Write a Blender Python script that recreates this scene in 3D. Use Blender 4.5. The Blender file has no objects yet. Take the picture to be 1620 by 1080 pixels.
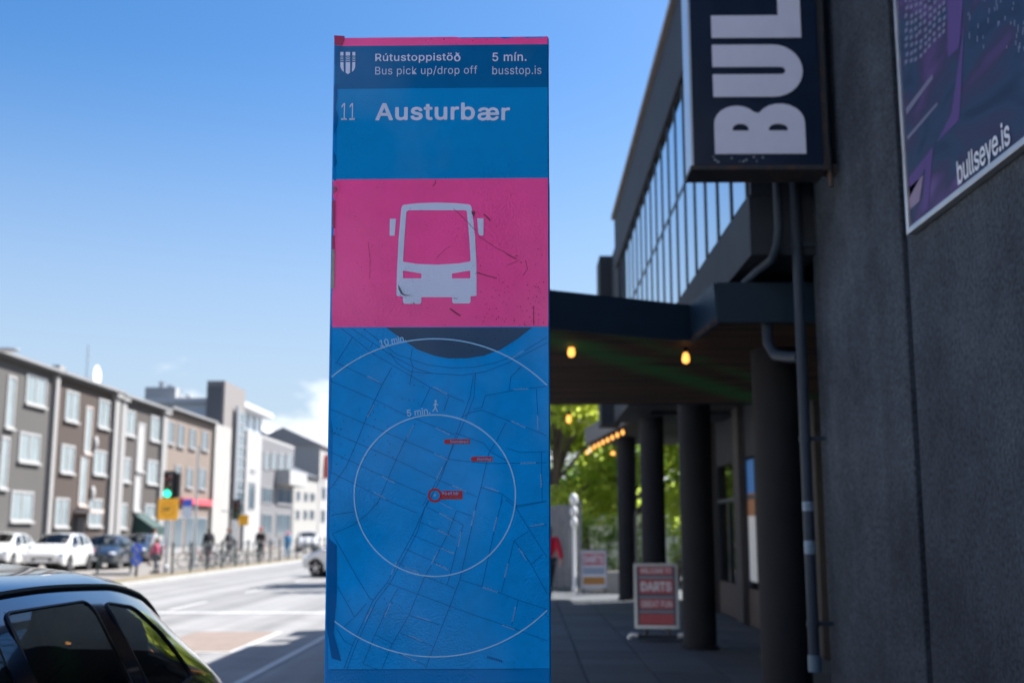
import bpy, bmesh, math, random
from math import radians, sin, cos, tan, atan, pi, sqrt
from mathutils import Vector, Matrix, noise
from mathutils.geometry import tessellate_polygon
random.seed(7)
scene = bpy.context.scene
C = scene.collection

# ---------------------------------------------------------------- camera, sky, sun, exposure
FPX = 1800.0; EYE = 1.65
TH = atan(298 / FPX); PSI = atan(23 * cos(TH) / FPX)
cam_d = bpy.data.cameras.new('camera'); cam = bpy.data.objects.new('camera', cam_d); C.objects.link(cam)
cam.location = (0, 0, EYE); cam.rotation_euler = (pi / 2 + TH, 0, PSI)
cam_d.sensor_width = 36; cam_d.lens = 40; cam_d.clip_end = 6000; cam_d.clip_start = 0.05
cam_d.dof.use_dof = True; cam_d.dof.focus_distance = 3.09; cam_d.dof.aperture_fstop = 3.0
scene.camera = cam
scene.render.resolution_x = 1024; scene.render.resolution_y = 682

SUN_AZ = radians(33)      # from +X towards +Y
SUN_EL = radians(48)
to_sun = Vector((cos(SUN_EL) * cos(SUN_AZ), cos(SUN_EL) * sin(SUN_AZ), sin(SUN_EL)))
w = bpy.data.worlds.new('World'); scene.world = w; w.use_nodes = True
nt = w.node_tree; nt.nodes.clear()
out = nt.nodes.new('ShaderNodeOutputWorld')
bg = nt.nodes.new('ShaderNodeBackground'); bg.inputs[1].default_value = 0.062
sky = nt.nodes.new('ShaderNodeTexSky'); sky.sky_type = 'NISHITA'; sky.sun_disc = False
sky.sun_elevation = SUN_EL; sky.sun_rotation = pi / 2 - SUN_AZ
sky.air_density = 1.0; sky.dust_density = 1.3; sky.ozone_density = 5.0
hs = nt.nodes.new('ShaderNodeHueSaturation'); hs.inputs['Saturation'].default_value = 1.27
nt.links.new(sky.outputs[0], hs.inputs['Color']); nt.links.new(hs.outputs[0], bg.inputs[0])
# low bank of cumulus all round the horizon
tc = nt.nodes.new('ShaderNodeTexCoord'); sp = nt.nodes.new('ShaderNodeSeparateXYZ')
nt.links.new(tc.outputs['Generated'], sp.inputs[0])
mp = nt.nodes.new('ShaderNodeMapping'); mp.inputs['Scale'].default_value = (1, 1, 2.2); mp.inputs['Location'].default_value = (0.37, 0.0, 0.0)
nt.links.new(tc.outputs['Generated'], mp.inputs[0])
nz = nt.nodes.new('ShaderNodeTexNoise'); nz.inputs['Scale'].default_value = 9.0; nz.inputs['Detail'].default_value = 9; nz.inputs['Roughness'].default_value = 0.55
nt.links.new(mp.outputs[0], nz.inputs[0])
def wmath(op, a, b=None, c=None):
    n = nt.nodes.new('ShaderNodeMath'); n.operation = op
    for i, v in enumerate((a, b, c)):
        if v is None: continue
        if isinstance(v, (int, float)): n.inputs[i].default_value = v
        else: nt.links.new(v, n.inputs[i])
    return n.outputs[0]
# cloud cover falls with elevation: full below ~4 deg, none above ~9 deg
lim = wmath('MULTIPLY_ADD', sp.outputs[2], -5.2, 0.73)
dif = wmath('ADD', wmath('SUBTRACT', nz.outputs[0], 0.56), lim)
mr = nt.nodes.new('ShaderNodeMapRange'); mr.interpolation_type = 'SMOOTHSTEP'
mr.inputs[1].default_value = 0.06; mr.inputs[2].default_value = 0.22
nt.links.new(dif, mr.inputs[0])
bg2 = nt.nodes.new('ShaderNodeBackground'); bg2.inputs[0].default_value = (0.90, 0.95, 1.0, 1); bg2.inputs[1].default_value = 0.43
# thin pale haze veil, thickest at the horizon, all the way round
bg3 = nt.nodes.new('ShaderNodeBackground'); bg3.inputs[0].default_value = (0.70, 0.84, 1.0, 1); bg3.inputs[1].default_value = 0.29
veil = nt.nodes.new('ShaderNodeMapRange'); veil.interpolation_type = 'SMOOTHSTEP'; veil.inputs[1].default_value = 0.42; veil.inputs[2].default_value = 0.02; veil.inputs[3].default_value = 0.0; veil.inputs[4].default_value = 0.86
nt.links.new(sp.outputs[2], veil.inputs[0])
mv = nt.nodes.new('ShaderNodeMixShader'); nt.links.new(veil.outputs[0], mv.inputs[0]); nt.links.new(bg.outputs[0], mv.inputs[1]); nt.links.new(bg3.outputs[0], mv.inputs[2])
mx = nt.nodes.new('ShaderNodeMixShader')
nt.links.new(wmath('MULTIPLY', mr.outputs[0], 0.9), mx.inputs[0]); nt.links.new(mv.outputs[0], mx.inputs[1]); nt.links.new(bg2.outputs[0], mx.inputs[2])
nt.links.new(mx.outputs[0], out.inputs[0])

sd = bpy.data.lights.new('sun', 'SUN'); sd.energy = 4.4; sd.angle = radians(0.5); sd.color = (1.0, 0.965, 0.92)
sun = bpy.data.objects.new('sun', sd); C.objects.link(sun); sun.location = (20, 20, 40)
sun.rotation_euler = to_sun.to_track_quat('Z', 'Y').to_euler()
vs = scene.view_settings
vs.view_transform = 'Standard'; vs.look = 'None'; vs.gamma = 1.0; vs.use_curve_mapping = False; vs.exposure = 1.6
scene.render.engine = 'CYCLES'

# ---------------------------------------------------------------- photo pixel -> place
fwd = Vector((-sin(PSI) * cos(TH), cos(PSI) * cos(TH), sin(TH)))
rgt = Vector((cos(PSI), sin(PSI), 0)); upv = rgt.cross(fwd)
eye = Vector((0, 0, EYE))
def ray(px, py): return fwd * FPX + rgt * (px - 810) - upv * (py - 540)
def onz(px, py, z=0.0): r = ray(px, py); return eye + r * ((z - EYE) / r.z)
def onx(px, py, x): r = ray(px, py); return eye + r * (x / r.x)
def ony(px, py, y): r = ray(px, py); return eye + r * (y / r.y)

# ---------------------------------------------------------------- materials
MATS = {}
def mat(name, col, rough=0.6, metal=0.0, var=0.0, vscale=6.0, bump=0.0, bscale=60.0, spec=0.5, emit=None, estr=1.0, coat=0.0, stain=None, sscale=1.5, samt=0.5):
    if name in MATS: return MATS[name]
    m = bpy.data.materials.new(name); m.use_nodes = True; t = m.node_tree; p = t.nodes['Principled BSDF']
    p.inputs['Base Color'].default_value = (*col, 1); p.inputs['Roughness'].default_value = rough; p.inputs['Metallic'].default_value = metal
    p.inputs['Specular IOR Level'].default_value = spec
    if coat: p.inputs['Coat Weight'].default_value = coat; p.inputs['Coat Roughness'].default_value = 0.04
    if emit: p.inputs['Emission Color'].default_value = (*emit, 1); p.inputs['Emission Strength'].default_value = estr
    if var or bump or stain:
        co = t.nodes.new('ShaderNodeTexCoord')
        src = co.outputs['Object']
    cur = None
    if var:
        n = t.nodes.new('ShaderNodeTexNoise'); n.inputs['Scale'].default_value = vscale; n.inputs['Detail'].default_value = 6; n.inputs['Roughness'].default_value = .65
        t.links.new(src, n.inputs[0])
        r = t.nodes.new('ShaderNodeMapRange'); r.inputs[1].default_value = .25; r.inputs[2].default_value = .75; r.inputs[3].default_value = 1 - var; r.inputs[4].default_value = 1 + var
        t.links.new(n.outputs[0], r.inputs[0])
        mul = t.nodes.new('ShaderNodeMix'); mul.data_type = 'RGBA'; mul.blend_type = 'MULTIPLY'; mul.inputs[0].default_value = 1
        mul.inputs[6].default_value = (*col, 1); t.links.new(r.outputs[0], mul.inputs[7])
        cur = mul.outputs[2]
        rr = t.nodes.new('ShaderNodeMapRange'); rr.inputs[3].default_value = max(0, rough - .12); rr.inputs[4].default_value = min(1, rough + .12)
        t.links.new(n.outputs[0], rr.inputs[0]); t.links.new(rr.outputs[0], p.inputs['Roughness'])
    if stain:
        n = t.nodes.new('ShaderNodeTexNoise'); n.inputs['Scale'].default_value = sscale; n.inputs['Detail'].default_value = 8; n.inputs['Roughness'].default_value = .7
        t.links.new(src, n.inputs[0])
        r = t.nodes.new('ShaderNodeMapRange'); r.inputs[1].default_value = .52; r.inputs[2].default_value = .72; r.inputs[4].default_value = samt
        t.links.new(n.outputs[0], r.inputs[0])
        mm = t.nodes.new('ShaderNodeMix'); mm.data_type = 'RGBA'; t.links.new(r.outputs[0], mm.inputs[0])
        if cur: t.links.new(cur, mm.inputs[6])
        else: mm.inputs[6].default_value = (*col, 1)
        mm.inputs[7].default_value = (*stain, 1); cur = mm.outputs[2]
    if cur: t.links.new(cur, p.inputs['Base Color'])
    if bump:
        n = t.nodes.new('ShaderNodeTexNoise'); n.inputs['Scale'].default_value = bscale; n.inputs['Detail'].default_value = 4
        t.links.new(src, n.inputs[0])
        b = t.nodes.new('ShaderNodeBump'); b.inputs['Strength'].default_value = min(1, bump); b.inputs['Distance'].default_value = 0.01
        t.links.new(n.outputs[0], b.inputs['Height']); t.links.new(b.outputs[0], p.inputs['Normal'])
    MATS[name] = m; return m
def glass(name, tint, ior=1.5):
    if name in MATS: return MATS[name]
    m = bpy.data.materials.new(name); m.use_nodes = True; t = m.node_tree; t.nodes.clear()
    o = t.nodes.new('ShaderNodeOutputMaterial'); tr = t.nodes.new('ShaderNodeBsdfTransparent'); tr.inputs[0].default_value = (*tint, 1)
    g = t.nodes.new('ShaderNodeBsdfGlossy'); g.inputs['Roughness'].default_value = .01
    f = t.nodes.new('ShaderNodeFresnel'); f.inputs[0].default_value = ior
    x = t.nodes.new('ShaderNodeMixShader'); t.links.new(f.outputs[0], x.inputs[0]); t.links.new(tr.outputs[0], x.inputs[1]); t.links.new(g.outputs[0], x.inputs[2]); t.links.new(x.outputs[0], o.inputs[0])
    MATS[name] = m; return m

# ---------------------------------------------------------------- mesh helpers
class MB:
    def __init__(s): s.v = []; s.f = []
    def add(s, vs_, fs_):
        n = len(s.v); s.v += [Vector(p) for p in vs_]; s.f += [tuple(i + n for i in f) for f in fs_]; return s
    def box(s, x0, x1, y0, y1, z0, z1):
        return s.add([(x0,y0,z0),(x1,y0,z0),(x1,y1,z0),(x0,y1,z0),(x0,y0,z1),(x1,y0,z1),(x1,y1,z1),(x0,y1,z1)],
                     [(0,3,2,1),(4,5,6,7),(0,1,5,4),(1,2,6,5),(2,3,7,6),(3,0,4,7)])
    def bar(s, a, b, w_, h_, up=(0,0,1)):
        a = Vector(a); b = Vector(b); d = (b - a).normalized(); u = Vector(up)
        if abs(d.dot(u)) > .98: u = Vector((1,0,0))
        r = d.cross(u).normalized() * (w_ / 2); q = r.cross(d).normalized() * (h_ / 2)
        return s.add([a-r-q, a+r-q, a+r+q, a-r+q, b-r-q, b+r-q, b+r+q, b-r+q], [(0,1,2,3),(7,6,5,4),(0,4,5,1),(1,5,6,2),(2,6,7,3),(3,7,4,0)])
    def tube(s, pts, r, n=10, cap=True):
        pts = [Vector(p) for p in pts]; rs = r if isinstance(r, (list, tuple)) else [r] * len(pts)
        rings = []; base = len(s.v); prev = None
        for i, p in enumerate(pts):
            d = (pts[min(i+1, len(pts)-1)] - pts[max(i-1, 0)]).normalized()
            if prev is None:
                u = Vector((0,0,1)) if abs(d.z) < .9 else Vector((1,0,0)); a = d.cross(u).normalized()
            else: a = (prev - d * prev.dot(d)).normalized()
            prev = a; b = d.cross(a)
            for k in range(n): s.v.append(p + (a * cos(2*pi*k/n) + b * sin(2*pi*k/n)) * rs[i])
        for i in range(len(pts) - 1):
            for k in range(n):
                k2 = (k + 1) % n; q = base + i * n
                s.f.append((q + k, q + k2, q + n + k2, q + n + k))
        if cap:
            s.f.append(tuple(base + k for k in reversed(range(n)))); s.f.append(tuple(base + (len(pts)-1)*n + k for k in range(n)))
        return s
    def lathe(s, prof, c=(0,0,0), n=20, axis='z'):
        base = len(s.v); c = Vector(c)
        for r, h in prof:
            for k in range(n):
                a = 2*pi*k/n
                if axis == 'z': p = Vector((r*cos(a), r*sin(a), h))
                elif axis == 'x': p = Vector((h, r*cos(a), r*sin(a)))
                else: p = Vector((r*sin(a), h, r*cos(a)))
                s.v.append(c + p)
        for i in range(len(prof)-1):
            for k in range(n):
                k2 = (k+1) % n; q = base + i*n
                s.f.append((q+k, q+k2, q+n+k2, q+n+k))
        if prof[0][0] > 1e-5: s.f.append(tuple(base + k for k in reversed(range(n))))
        if prof[-1][0] > 1e-5: s.f.append(tuple(base + (len(prof)-1)*n + k for k in range(n)))
        return s
    def flat(s, loops, fn, depth=None, nrm=None):
        """loops: outline and holes in 2-D; fn maps (u,v) to a point; with depth the sheet gets sides"""
        lp = [[Vector((u, v_, 0)) for u, v_ in l] for l in loops]
        tris = tessellate_polygon(lp); pts = [p for l in lp for p in l]
        P = [Vector(fn(p.x, p.y)) for p in pts]
        fs_ = []
        for t3 in tris:
            fs_.append(tuple(t3))
        s.add(P, fs_)
        if depth:
            n = Vector(nrm) * depth; base = len(s.v) - len(P)
            s.v += [p + n for p in P]; k = base + len(P)
            s.f += [tuple(i + k for i in t3) for t3 in fs_]
            o = 0
            for l in loops:
                m_ = len(l)
                for i in range(m_): j = (i+1) % m_; s.f.append((base+o+i, base+o+j, k+o+j, k+o+i))
                o += m_
        return s
    def prism(s, poly, z0, z1):
        return s.flat([poly], lambda u, v_: (u, v_, z0), z1 - z0, (0,0,1))
    def ball(s, c, r, n=12, m_=8, sc=(1,1,1)):
        c = Vector(c); prof = [(max(1e-6, sin(pi*i/m_)), -cos(pi*i/m_)) for i in range(m_+1)]
        base = len(s.v); s.lathe([(a*r, b*r) for a, b in prof], (0,0,0), n)
        for i in range(base, len(s.v)): p = s.v[i]; s.v[i] = c + Vector((p.x*sc[0], p.y*sc[1], p.z*sc[2]))
        return s
    def strip(s, pts, wd, fn):
        """a 2-D polyline of width wd mapped by fn"""
        n = len(pts); L = []; R = []
        for i in range(n):
            a = Vector(pts[max(i-1,0)]); b = Vector(pts[min(i+1,n-1)]); d = (b-a)
            if d.length < 1e-6: d = Vector((1,0))
            d.normalize(); q = Vector((-d.y, d.x)) * wd/2; p = Vector(pts[i]); L.append(p+q); R.append(p-q)
        s.add([fn(*p) for p in L] + [fn(*p) for p in R], [(i, i+1, n+i+1, n+i) for i in range(n-1)]); return s
    def build(s, name, m, parent=None, smooth=False, bevel=0, seg=2, fixn=True, angle=40):
        me = bpy.data.meshes.new(name)
        off = parent_loc(parent)
        me.from_pydata([tuple(p - off) for p in s.v], [], s.f); me.update()
        if fixn:
            b = bmesh.new(); b.from_mesh(me); bmesh.ops.recalc_face_normals(b, faces=b.faces); b.to_mesh(me); b.free()
        me.materials.append(m)
        o = bpy.data.objects.new(name, me); C.objects.link(o)
        if parent: o.parent = parent
        if smooth:
            me.shade_smooth()
            if smooth != 'full':
                try: me.set_sharp_from_angle(angle=radians(angle))
                except Exception: pass
        if bevel:
            bv = o.modifiers.new('bevel', 'BEVEL'); bv.width = bevel; bv.segments = seg; bv.limit_method = 'ANGLE'; bv.angle_limit = radians(35)
        return o
def parent_loc(p):
    v = Vector((0,0,0))
    while p: v = v + p.location; p = p.parent
    return v
def thing(name, label, cat, loc=(0,0,0), group=None):
    o = bpy.data.objects.new(name, None); C.objects.link(o); o.location = loc; o.empty_display_size = .2
    o['label'] = label; o['category'] = cat
    if group: o['group'] = group
    return o
def tag(o, label, cat, group=None):
    o['label'] = label; o['category'] = cat
    if group: o['group'] = group
    return o
def struct(o): o['kind'] = 'structure'; return o
def copy_tree(o, parent=None):
    c = o.copy(); C.objects.link(c); c.parent = parent
    for ch in list(o.children): copy_tree(ch, c)
    return c
import os
FONT = None
try:      # Blender's own bundled sans-serif
    FONT = bpy.data.fonts.load(os.path.join(bpy.utils.system_resource('DATAFILES', path='fonts'), 'Inter.woff2'))
except Exception: FONT = None
def text_mesh(body, bold=0.0, spacing=1.0):
    cu = bpy.data.curves.new('lettering', 'FONT'); cu.body = body
    if FONT: cu.font = FONT
    cu.resolution_u = 4; cu.space_character = spacing
    o = bpy.data.objects.new('lettering', cu); C.objects.link(o)
    dg = bpy.context.evaluated_depsgraph_get(); me = bpy.data.meshes.new_from_object(o.evaluated_get(dg))
    vs_ = [tuple(v.co) for v in me.vertices]; fs_ = [tuple(p.vertices) for p in me.polygons]
    bpy.data.objects.remove(o); bpy.data.curves.remove(cu); bpy.data.meshes.remove(me)
    if bold > 0:      # heavier strokes: the outline repeated a little to each side, each layer a hair higher
        V, F_ = [], []
        for k in range(9):
            dx, dy = (0, 0) if k == 8 else (bold*cos(k*pi/4), bold*sin(k*pi/4))
            n = len(V); V += [(v[0]+dx, v[1]+dy, k) for v in vs_]; F_ += [tuple(i+n for i in f) for f in fs_]
        return V, F_
    return [(v[0], v[1], 0) for v in vs_], fs_
def put_text(mb, body, rect, fn, bold=0.0, spacing=1.0):
    """rect = (u0,v0,u1,v1): box of the ink, v0 = bottom; fn maps (u,v) to the surface"""
    vs_, fs_ = text_mesh(body, bold, spacing)
    x0 = min(v[0] for v in vs_); x1 = max(v[0] for v in vs_); y0 = min(v[1] for v in vs_); y1 = max(v[1] for v in vs_)
    u0, v0, u1, v1 = rect
    P_ = [Vector(fn(u0 + (v[0]-x0)/(x1-x0)*(u1-u0), v0 + (v[1]-y0)/(y1-y0)*(v1-v0))) for v in vs_]
    toward = (eye - P_[0]).normalized()
    mb.add([p + toward*(2.5e-5*v[2]) for p, v in zip(P_, vs_)], fs_)
    return mb
# ---------------------------------------------------------------- palette
asphalt = mat('asphalt', (.225,.224,.223), .7, var=.16, vscale=1.2, bump=.5, bscale=140, stain=(.135,.135,.135), sscale=.35, samt=.5)
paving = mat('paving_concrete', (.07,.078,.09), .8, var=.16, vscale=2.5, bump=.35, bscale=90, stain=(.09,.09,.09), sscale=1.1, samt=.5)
kerbm = mat('kerb_concrete', (.3,.3,.29), .8, var=.15, vscale=3, bump=.3)
dirt = mat('far_pavement', (.19,.175,.16), .9, var=.2, vscale=.8, bump=.3)
plaza_bounce = mat('plaza_bounce_paving', (.36,.35,.335), .85, var=.12, vscale=1.5, bump=.2)
roadpaint = mat('road_paint', (.46,.46,.45), .7, var=.15, vscale=8, stain=(.22,.22,.22), sscale=5, samt=.9)
redpave = mat('red_asphalt', (.20,.155,.13), .85, var=.2, vscale=3, bump=.4, bscale=120)
def render_wall(name, col):
    m = bpy.data.materials.new(name); m.use_nodes = True; t = m.node_tree; p = t.nodes['Principled BSDF']; p.inputs['Roughness'].default_value = .9; p.inputs['Specular IOR Level'].default_value = .10
    co = t.nodes.new('ShaderNodeTexCoord')
    def nz_(scale, det, sc=(1,1,1)):
        mp_ = t.nodes.new('ShaderNodeMapping'); mp_.inputs['Scale'].default_value = sc; t.links.new(co.outputs['Object'], mp_.inputs[0])
        n = t.nodes.new('ShaderNodeTexNoise'); n.inputs['Scale'].default_value = scale; n.inputs['Detail'].default_value = det; n.inputs['Roughness'].default_value = .65; t.links.new(mp_.outputs[0], n.inputs[0]); return n.outputs[0]
    def rng(o, a, b, c, d):
        r = t.nodes.new('ShaderNodeMapRange'); 
        for k, v in zip((1,2,3,4), (a,b,c,d)): r.inputs[k].default_value = v
        t.links.new(o, r.inputs[0]); return r.outputs[0]
    def mul(a, b): n = t.nodes.new('ShaderNodeMath'); n.operation = 'MULTIPLY'; t.links.new(a, n.inputs[0]); t.links.new(b, n.inputs[1]); return n.outputs[0]
    f = mul(rng(nz_(38, 3), .3, .7, .55, 1.5), rng(nz_(1.3, 6), .3, .7, .68, 1.38))
    f = mul(f, rng(nz_(2.6, 5, (1, 1.6, .10)), .35, .7, .92, 1.10))          # rain streaks
    f = mul(f, rng(nz_(.55, 4), .35, .65, .84, 1.2))                        # broad weathered patches
    vo = t.nodes.new('ShaderNodeTexVoronoi'); vo.inputs['Scale'].default_value = 5.5; t.links.new(co.outputs['Object'], vo.inputs[0])
    f = mul(f, rng(vo.outputs['Distance'], .03, .07, .35, 1.0))              # pits
    mx_ = t.nodes.new('ShaderNodeMix'); mx_.data_type = 'RGBA'; mx_.blend_type = 'MULTIPLY'; mx_.inputs[0].default_value = 1; mx_.inputs[6].default_value = (*col, 1); t.links.new(f, mx_.inputs[7]); t.links.new(mx_.outputs[2], p.inputs['Base Color'])
    b = t.nodes.new('ShaderNodeBump'); b.inputs['Strength'].default_value = .9; b.inputs['Distance'].default_value = .012; t.links.new(nz_(60, 5), b.inputs['Height']); t.links.new(b.outputs[0], p.inputs['Normal'])
    MATS[name] = m; return m
wallm = render_wall('dark_render', (.050,.062,.080))
darkpaint = mat('dark_blue_grey_paint', (.030,.036,.046), .65, var=.18, vscale=2, spec=.12, stain=(.045,.05,.058), sscale=1.2, samt=.5)
fasciam = mat('fascia_blue_black', (.012,.028,.050), .5, var=.15, vscale=3, spec=.2)
colm = mat('column_paint', (.021,.023,.029), .7, spec=.1, var=.18, vscale=2, bump=.25, stain=(.02,.022,.027), sscale=2.5, samt=.5)
mullm = mat('window_mullion', (.02,.03,.045), .4)
skyglass = mat('reflective_glass', (.62,.68,.72), .03, metal=1.0)
shopglass = glass('shop_glass', (.55,.6,.6), 1.7)
copingm = mat('coping_metal', (.30,.26,.23), .45, metal=.4, var=.2)
pipem = mat('pipe_paint', (.030,.044,.064), .5, spec=.15, var=.12, vscale=8)
whitep = mat('white_paint', (.78,.78,.76), .5, var=.05)
offwhite = mat('cream_render', (.66,.63,.58), .8, var=.08, vscale=.7)
metalg = mat('galvanised_steel', (.42,.44,.46), .4, metal=.7, var=.1)
darkmetal = mat('dark_green_metal', (.02,.04,.04), .45)
black = mat('black_plastic', (.012,.012,.014), .45)
rubber = mat('tyre_rubber', (.015,.015,.016), .85)
soffitm = mat('soffit_paint', (.05,.048,.047), .7, spec=.12, var=.2, vscale=2)
alum = mat('brushed_aluminium', (.5,.51,.52), .35, metal=.8, var=.08)
bulbm = mat('filament_bulb', (.9,.6,.25), .2, emit=(1.0,.40,.07), estr=.75)

# wheel tracks: long streaks along the carriageway, laid over the asphalt colour
t = asphalt.node_tree; p = t.nodes['Principled BSDF']; src = p.inputs['Base Color'].links[0].from_socket
co = t.nodes.new('ShaderNodeTexCoord'); mpn = t.nodes.new('ShaderNodeMapping'); mpn.inputs['Scale'].default_value = (1.1, .015, 1); t.links.new(co.outputs['Object'], mpn.inputs[0])
nn = t.nodes.new('ShaderNodeTexNoise'); nn.inputs['Scale'].default_value = 1.3; nn.inputs['Detail'].default_value = 5; t.links.new(mpn.outputs[0], nn.inputs[0])
rr_ = t.nodes.new('ShaderNodeMapRange'); rr_.inputs[1].default_value = .35; rr_.inputs[2].default_value = .65; rr_.inputs[3].default_value = .78; rr_.inputs[4].default_value = 1.15; t.links.new(nn.outputs[0], rr_.inputs[0])
mm_ = t.nodes.new('ShaderNodeMix'); mm_.data_type = 'RGBA'; mm_.blend_type = 'MULTIPLY'; mm_.inputs[0].default_value = 1; t.links.new(src, mm_.inputs[6]); t.links.new(rr_.outputs[0], mm_.inputs[7]); t.links.new(mm_.outputs[2], p.inputs['Base Color'])
p.inputs['Specular IOR Level'].default_value = .15
# ---------------------------------------------------------------- ground
ZR = -0.12
g = MB().box(-2500, 2500, -400, 3500, -.6, -.16).build('ground', mat('far_ground', (.16,.16,.14), .95, var=.2, vscale=.02)); struct(g)
KX = -0.95; LX = -12.9
road = struct(MB().box(LX+.14, KX-.14, -60, 420, -.3, ZR).build('road', asphalt))
k1 = struct(MB().box(KX-.14, KX, -60, 200, -.3, 0.0).build('kerb', kerbm, bevel=.015))
k2 = struct(MB().box(LX, LX+.14, -60, 420, -.3, 0.0).build('kerb', kerbm, bevel=.015))
pav_l = struct(MB().box(-60, LX, -60, 420, -.3, -.005).build('pavement', dirt))
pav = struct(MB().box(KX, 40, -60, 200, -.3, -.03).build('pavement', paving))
# slabs laid on the near pavement, one by one
slab_me = {}
SX, SY = .80, .80
for i in range(6):
    for j in range(36):
        x0 = KX + .03 + i*SX; y0 = -.6 + j*SY
        k = random.randrange(4)
        if k not in slab_me:
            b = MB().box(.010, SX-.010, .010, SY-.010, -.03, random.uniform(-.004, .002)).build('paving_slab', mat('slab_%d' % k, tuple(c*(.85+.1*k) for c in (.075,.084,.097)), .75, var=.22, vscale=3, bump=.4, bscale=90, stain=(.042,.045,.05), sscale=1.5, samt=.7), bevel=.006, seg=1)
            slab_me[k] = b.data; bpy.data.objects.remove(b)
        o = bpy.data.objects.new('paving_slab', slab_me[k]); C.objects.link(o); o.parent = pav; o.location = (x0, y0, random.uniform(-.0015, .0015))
struct(MB().box(KX, 40, -60, -7, -.029, -.012).build('square', plaza_bounce))  # unseen pale paving added behind the viewer to bounce warm light
# painted lines
def marking(poly, m=roadpaint, z=.004, name='road_marking'):
    return struct(MB().flat([poly], lambda u, v_: (u, v_, ZR + z)).build(name, m, fixn=False))
def linepx(a, b, wd):
    A = onz(*a, ZR); B = onz(*b, ZR); d = (B-A); d.z = 0; d.normalize(); n = Vector((-d.y, d.x, 0))*wd/2
    marking([(A+n)[:2], (B+n)[:2], (B-n)[:2], (A-n)[:2]], z=.008)
e = onz(513,1008,ZR); marking([(e.x-.06, 4), (e.x+.06, 4), (e.x+.06, 60), (e.x-.06, 60)], z=.008)
st = onz(395, 969, ZR).y
marking([(-8.3, st-.2), (e.x-.6, st-.2), (e.x-.6, st+.2), (-8.3, st+.2)], z=.008)
a = onz(443,1000,ZR); b = onz(372,1031,ZR)
marking([(a.x-.06, b.y), (a.x+.06, b.y), (a.x+.06, a.y), (a.x-.06, a.y)], z=.008)
marking([(a.x-2.2, b.y-.12), (a.x+.06, b.y-.12), (a.x+.06, b.y), (a.x-2.2, b.y)], z=.008)
marking([(a.x-1.5, b.y), (a.x-.06, b.y), (a.x-.06, a.y+.1), (a.x-1.5, a.y+.1)], redpave, z=.004, name='red_road_patch')
for k in range(9): marking([(-8.06, 26+k*7), (-7.94, 26+k*7), (-7.94, 29+k*7), (-8.06, 29+k*7)], z=.008)
# worn verge under the railing
struct(MB().box(LX-1.0, LX-.02, 30, 120, -.1, .02).build('verge', mat('verge_grass', (.17,.135,.085), .95, var=.35, vscale=2.5, bump=.8, bscale=30, stain=(.07,.10,.03), sscale=1.2, samt=.7)))

# ---------------------------------------------------------------- near dark building
XW = 2.30
nb = thing('rendered_building', 'tall dark grey rough-rendered building carrying the blade sign and poster', 'building', (XW, 2, 0))
jy = onx(1446, 700, XW).y
MB().box(XW, 14, -3, jy-.08, -.05, 9.6).build('wall', wallm, nb, bevel=.01)
MB().box(XW+.02, 14, jy+.08, 9.0, -.05, 9.6).build('wall', wallm, nb, bevel=.01)
MB().box(XW+.16, 13.9, jy-.081, jy+.081, -.05, 9.55).build('wall_joint', mat('joint_dark', (.010,.012,.016), .9), nb)
MB().box(XW-.06, 14.1, -3.1, 9.1, 9.6, 9.75).build('coping', copingm, nb)
MB().box(XW-.012, XW+.05, -3, 8.98, -.05, .22).build('plinth', mat('plinth_dark', (.03,.032,.036), .8, var=.1), nb)

# ---------------------------------------------------------------- arcade building
XU = 1.80
ab = thing('arcade_building', 'dark blue-grey building with glazed upper floor over a column arcade', 'building', (XU, 15, 0))
YA, YB = 8.9, 21.7
zb0 = onx(1230, 365, XU).z - .05; zs = onx(1150, 350, XU).z
zb0 = 3.82; zs = 4.32; zw = onx(1030, 270, XU).z
zw = 6.75; zt = 7.75
MB().box(XU, XU+.55, YA, YB, zb0, zs).build('floor_beam', darkpaint, ab, bevel=.008)
MB().box(XU, 12, YB-.02, YB+1.6, zb0, 7.3).build('end_wall', darkpaint, ab)
MB().box(XU-.04, XU+.5, YA, YB+.3, zw, zt).build('parapet', darkpaint, ab, bevel=.008)
MB().box(XU-.10, XU+.6, YA-.05, YB+.36, zt, zt+.09).build('coping', copingm, ab)
MB().box(XU+.5, 13.9, 9.02, YB, zw, zw+.5).build('roof', mat('roof_felt', (.06,.06,.065), .9), ab)
MB().box(XU+.55, 13.9, 9.02, YB, 3.95, zs-.05).build('floor_slab', soffitm, ab)
MB().box(XU+.30, XU+.34, YA+.02, YB-.02, zs, zw).build('blind_wall', mat('dim_interior', (.03,.035,.04), .9), ab)
MB().box(XU+.02, XU+.5, YA, YA+.14, zs, zw).build('corner_post', darkpaint, ab)
NP = 18; pit = (YB - YA - .14) / NP; zmid = 5.55
pane_me = {}
for i in range(NP):
    y0 = YA + .14 + i*pit
    for (a0, a1) in ((zs+.03, zmid-.02), (zmid+.02, zw-.02)):
        k = a0
        pn = MB().box(XU+.016, XU+.03, y0+.025, y0+pit-.025, a0, a1).build('window_pane', skyglass, ab)
    MB().box(XU+.004, XU+.05, y0-.03, y0+.03, zs, zw).build('mullion', mullm, ab)
MB().box(XU+.008, XU+.06, YA+.12, YB, zmid-.025, zmid+.025).build('transom', mullm, ab)
# end block and roof vent beyond
eb = onx(945, 412, 1.55)
MB().box(1.55, 1.95, 23.4, 24.4, 3.8, 7.35).build('end_block', darkpaint, ab)
MB().lathe([(.09,7.35),(.09,7.7),(.16,7.72),(.16,7.85),(.02,7.92)], (2.0, 22.8, 0), 12).build('roof_vent', metalg, ab, smooth=True)
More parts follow.
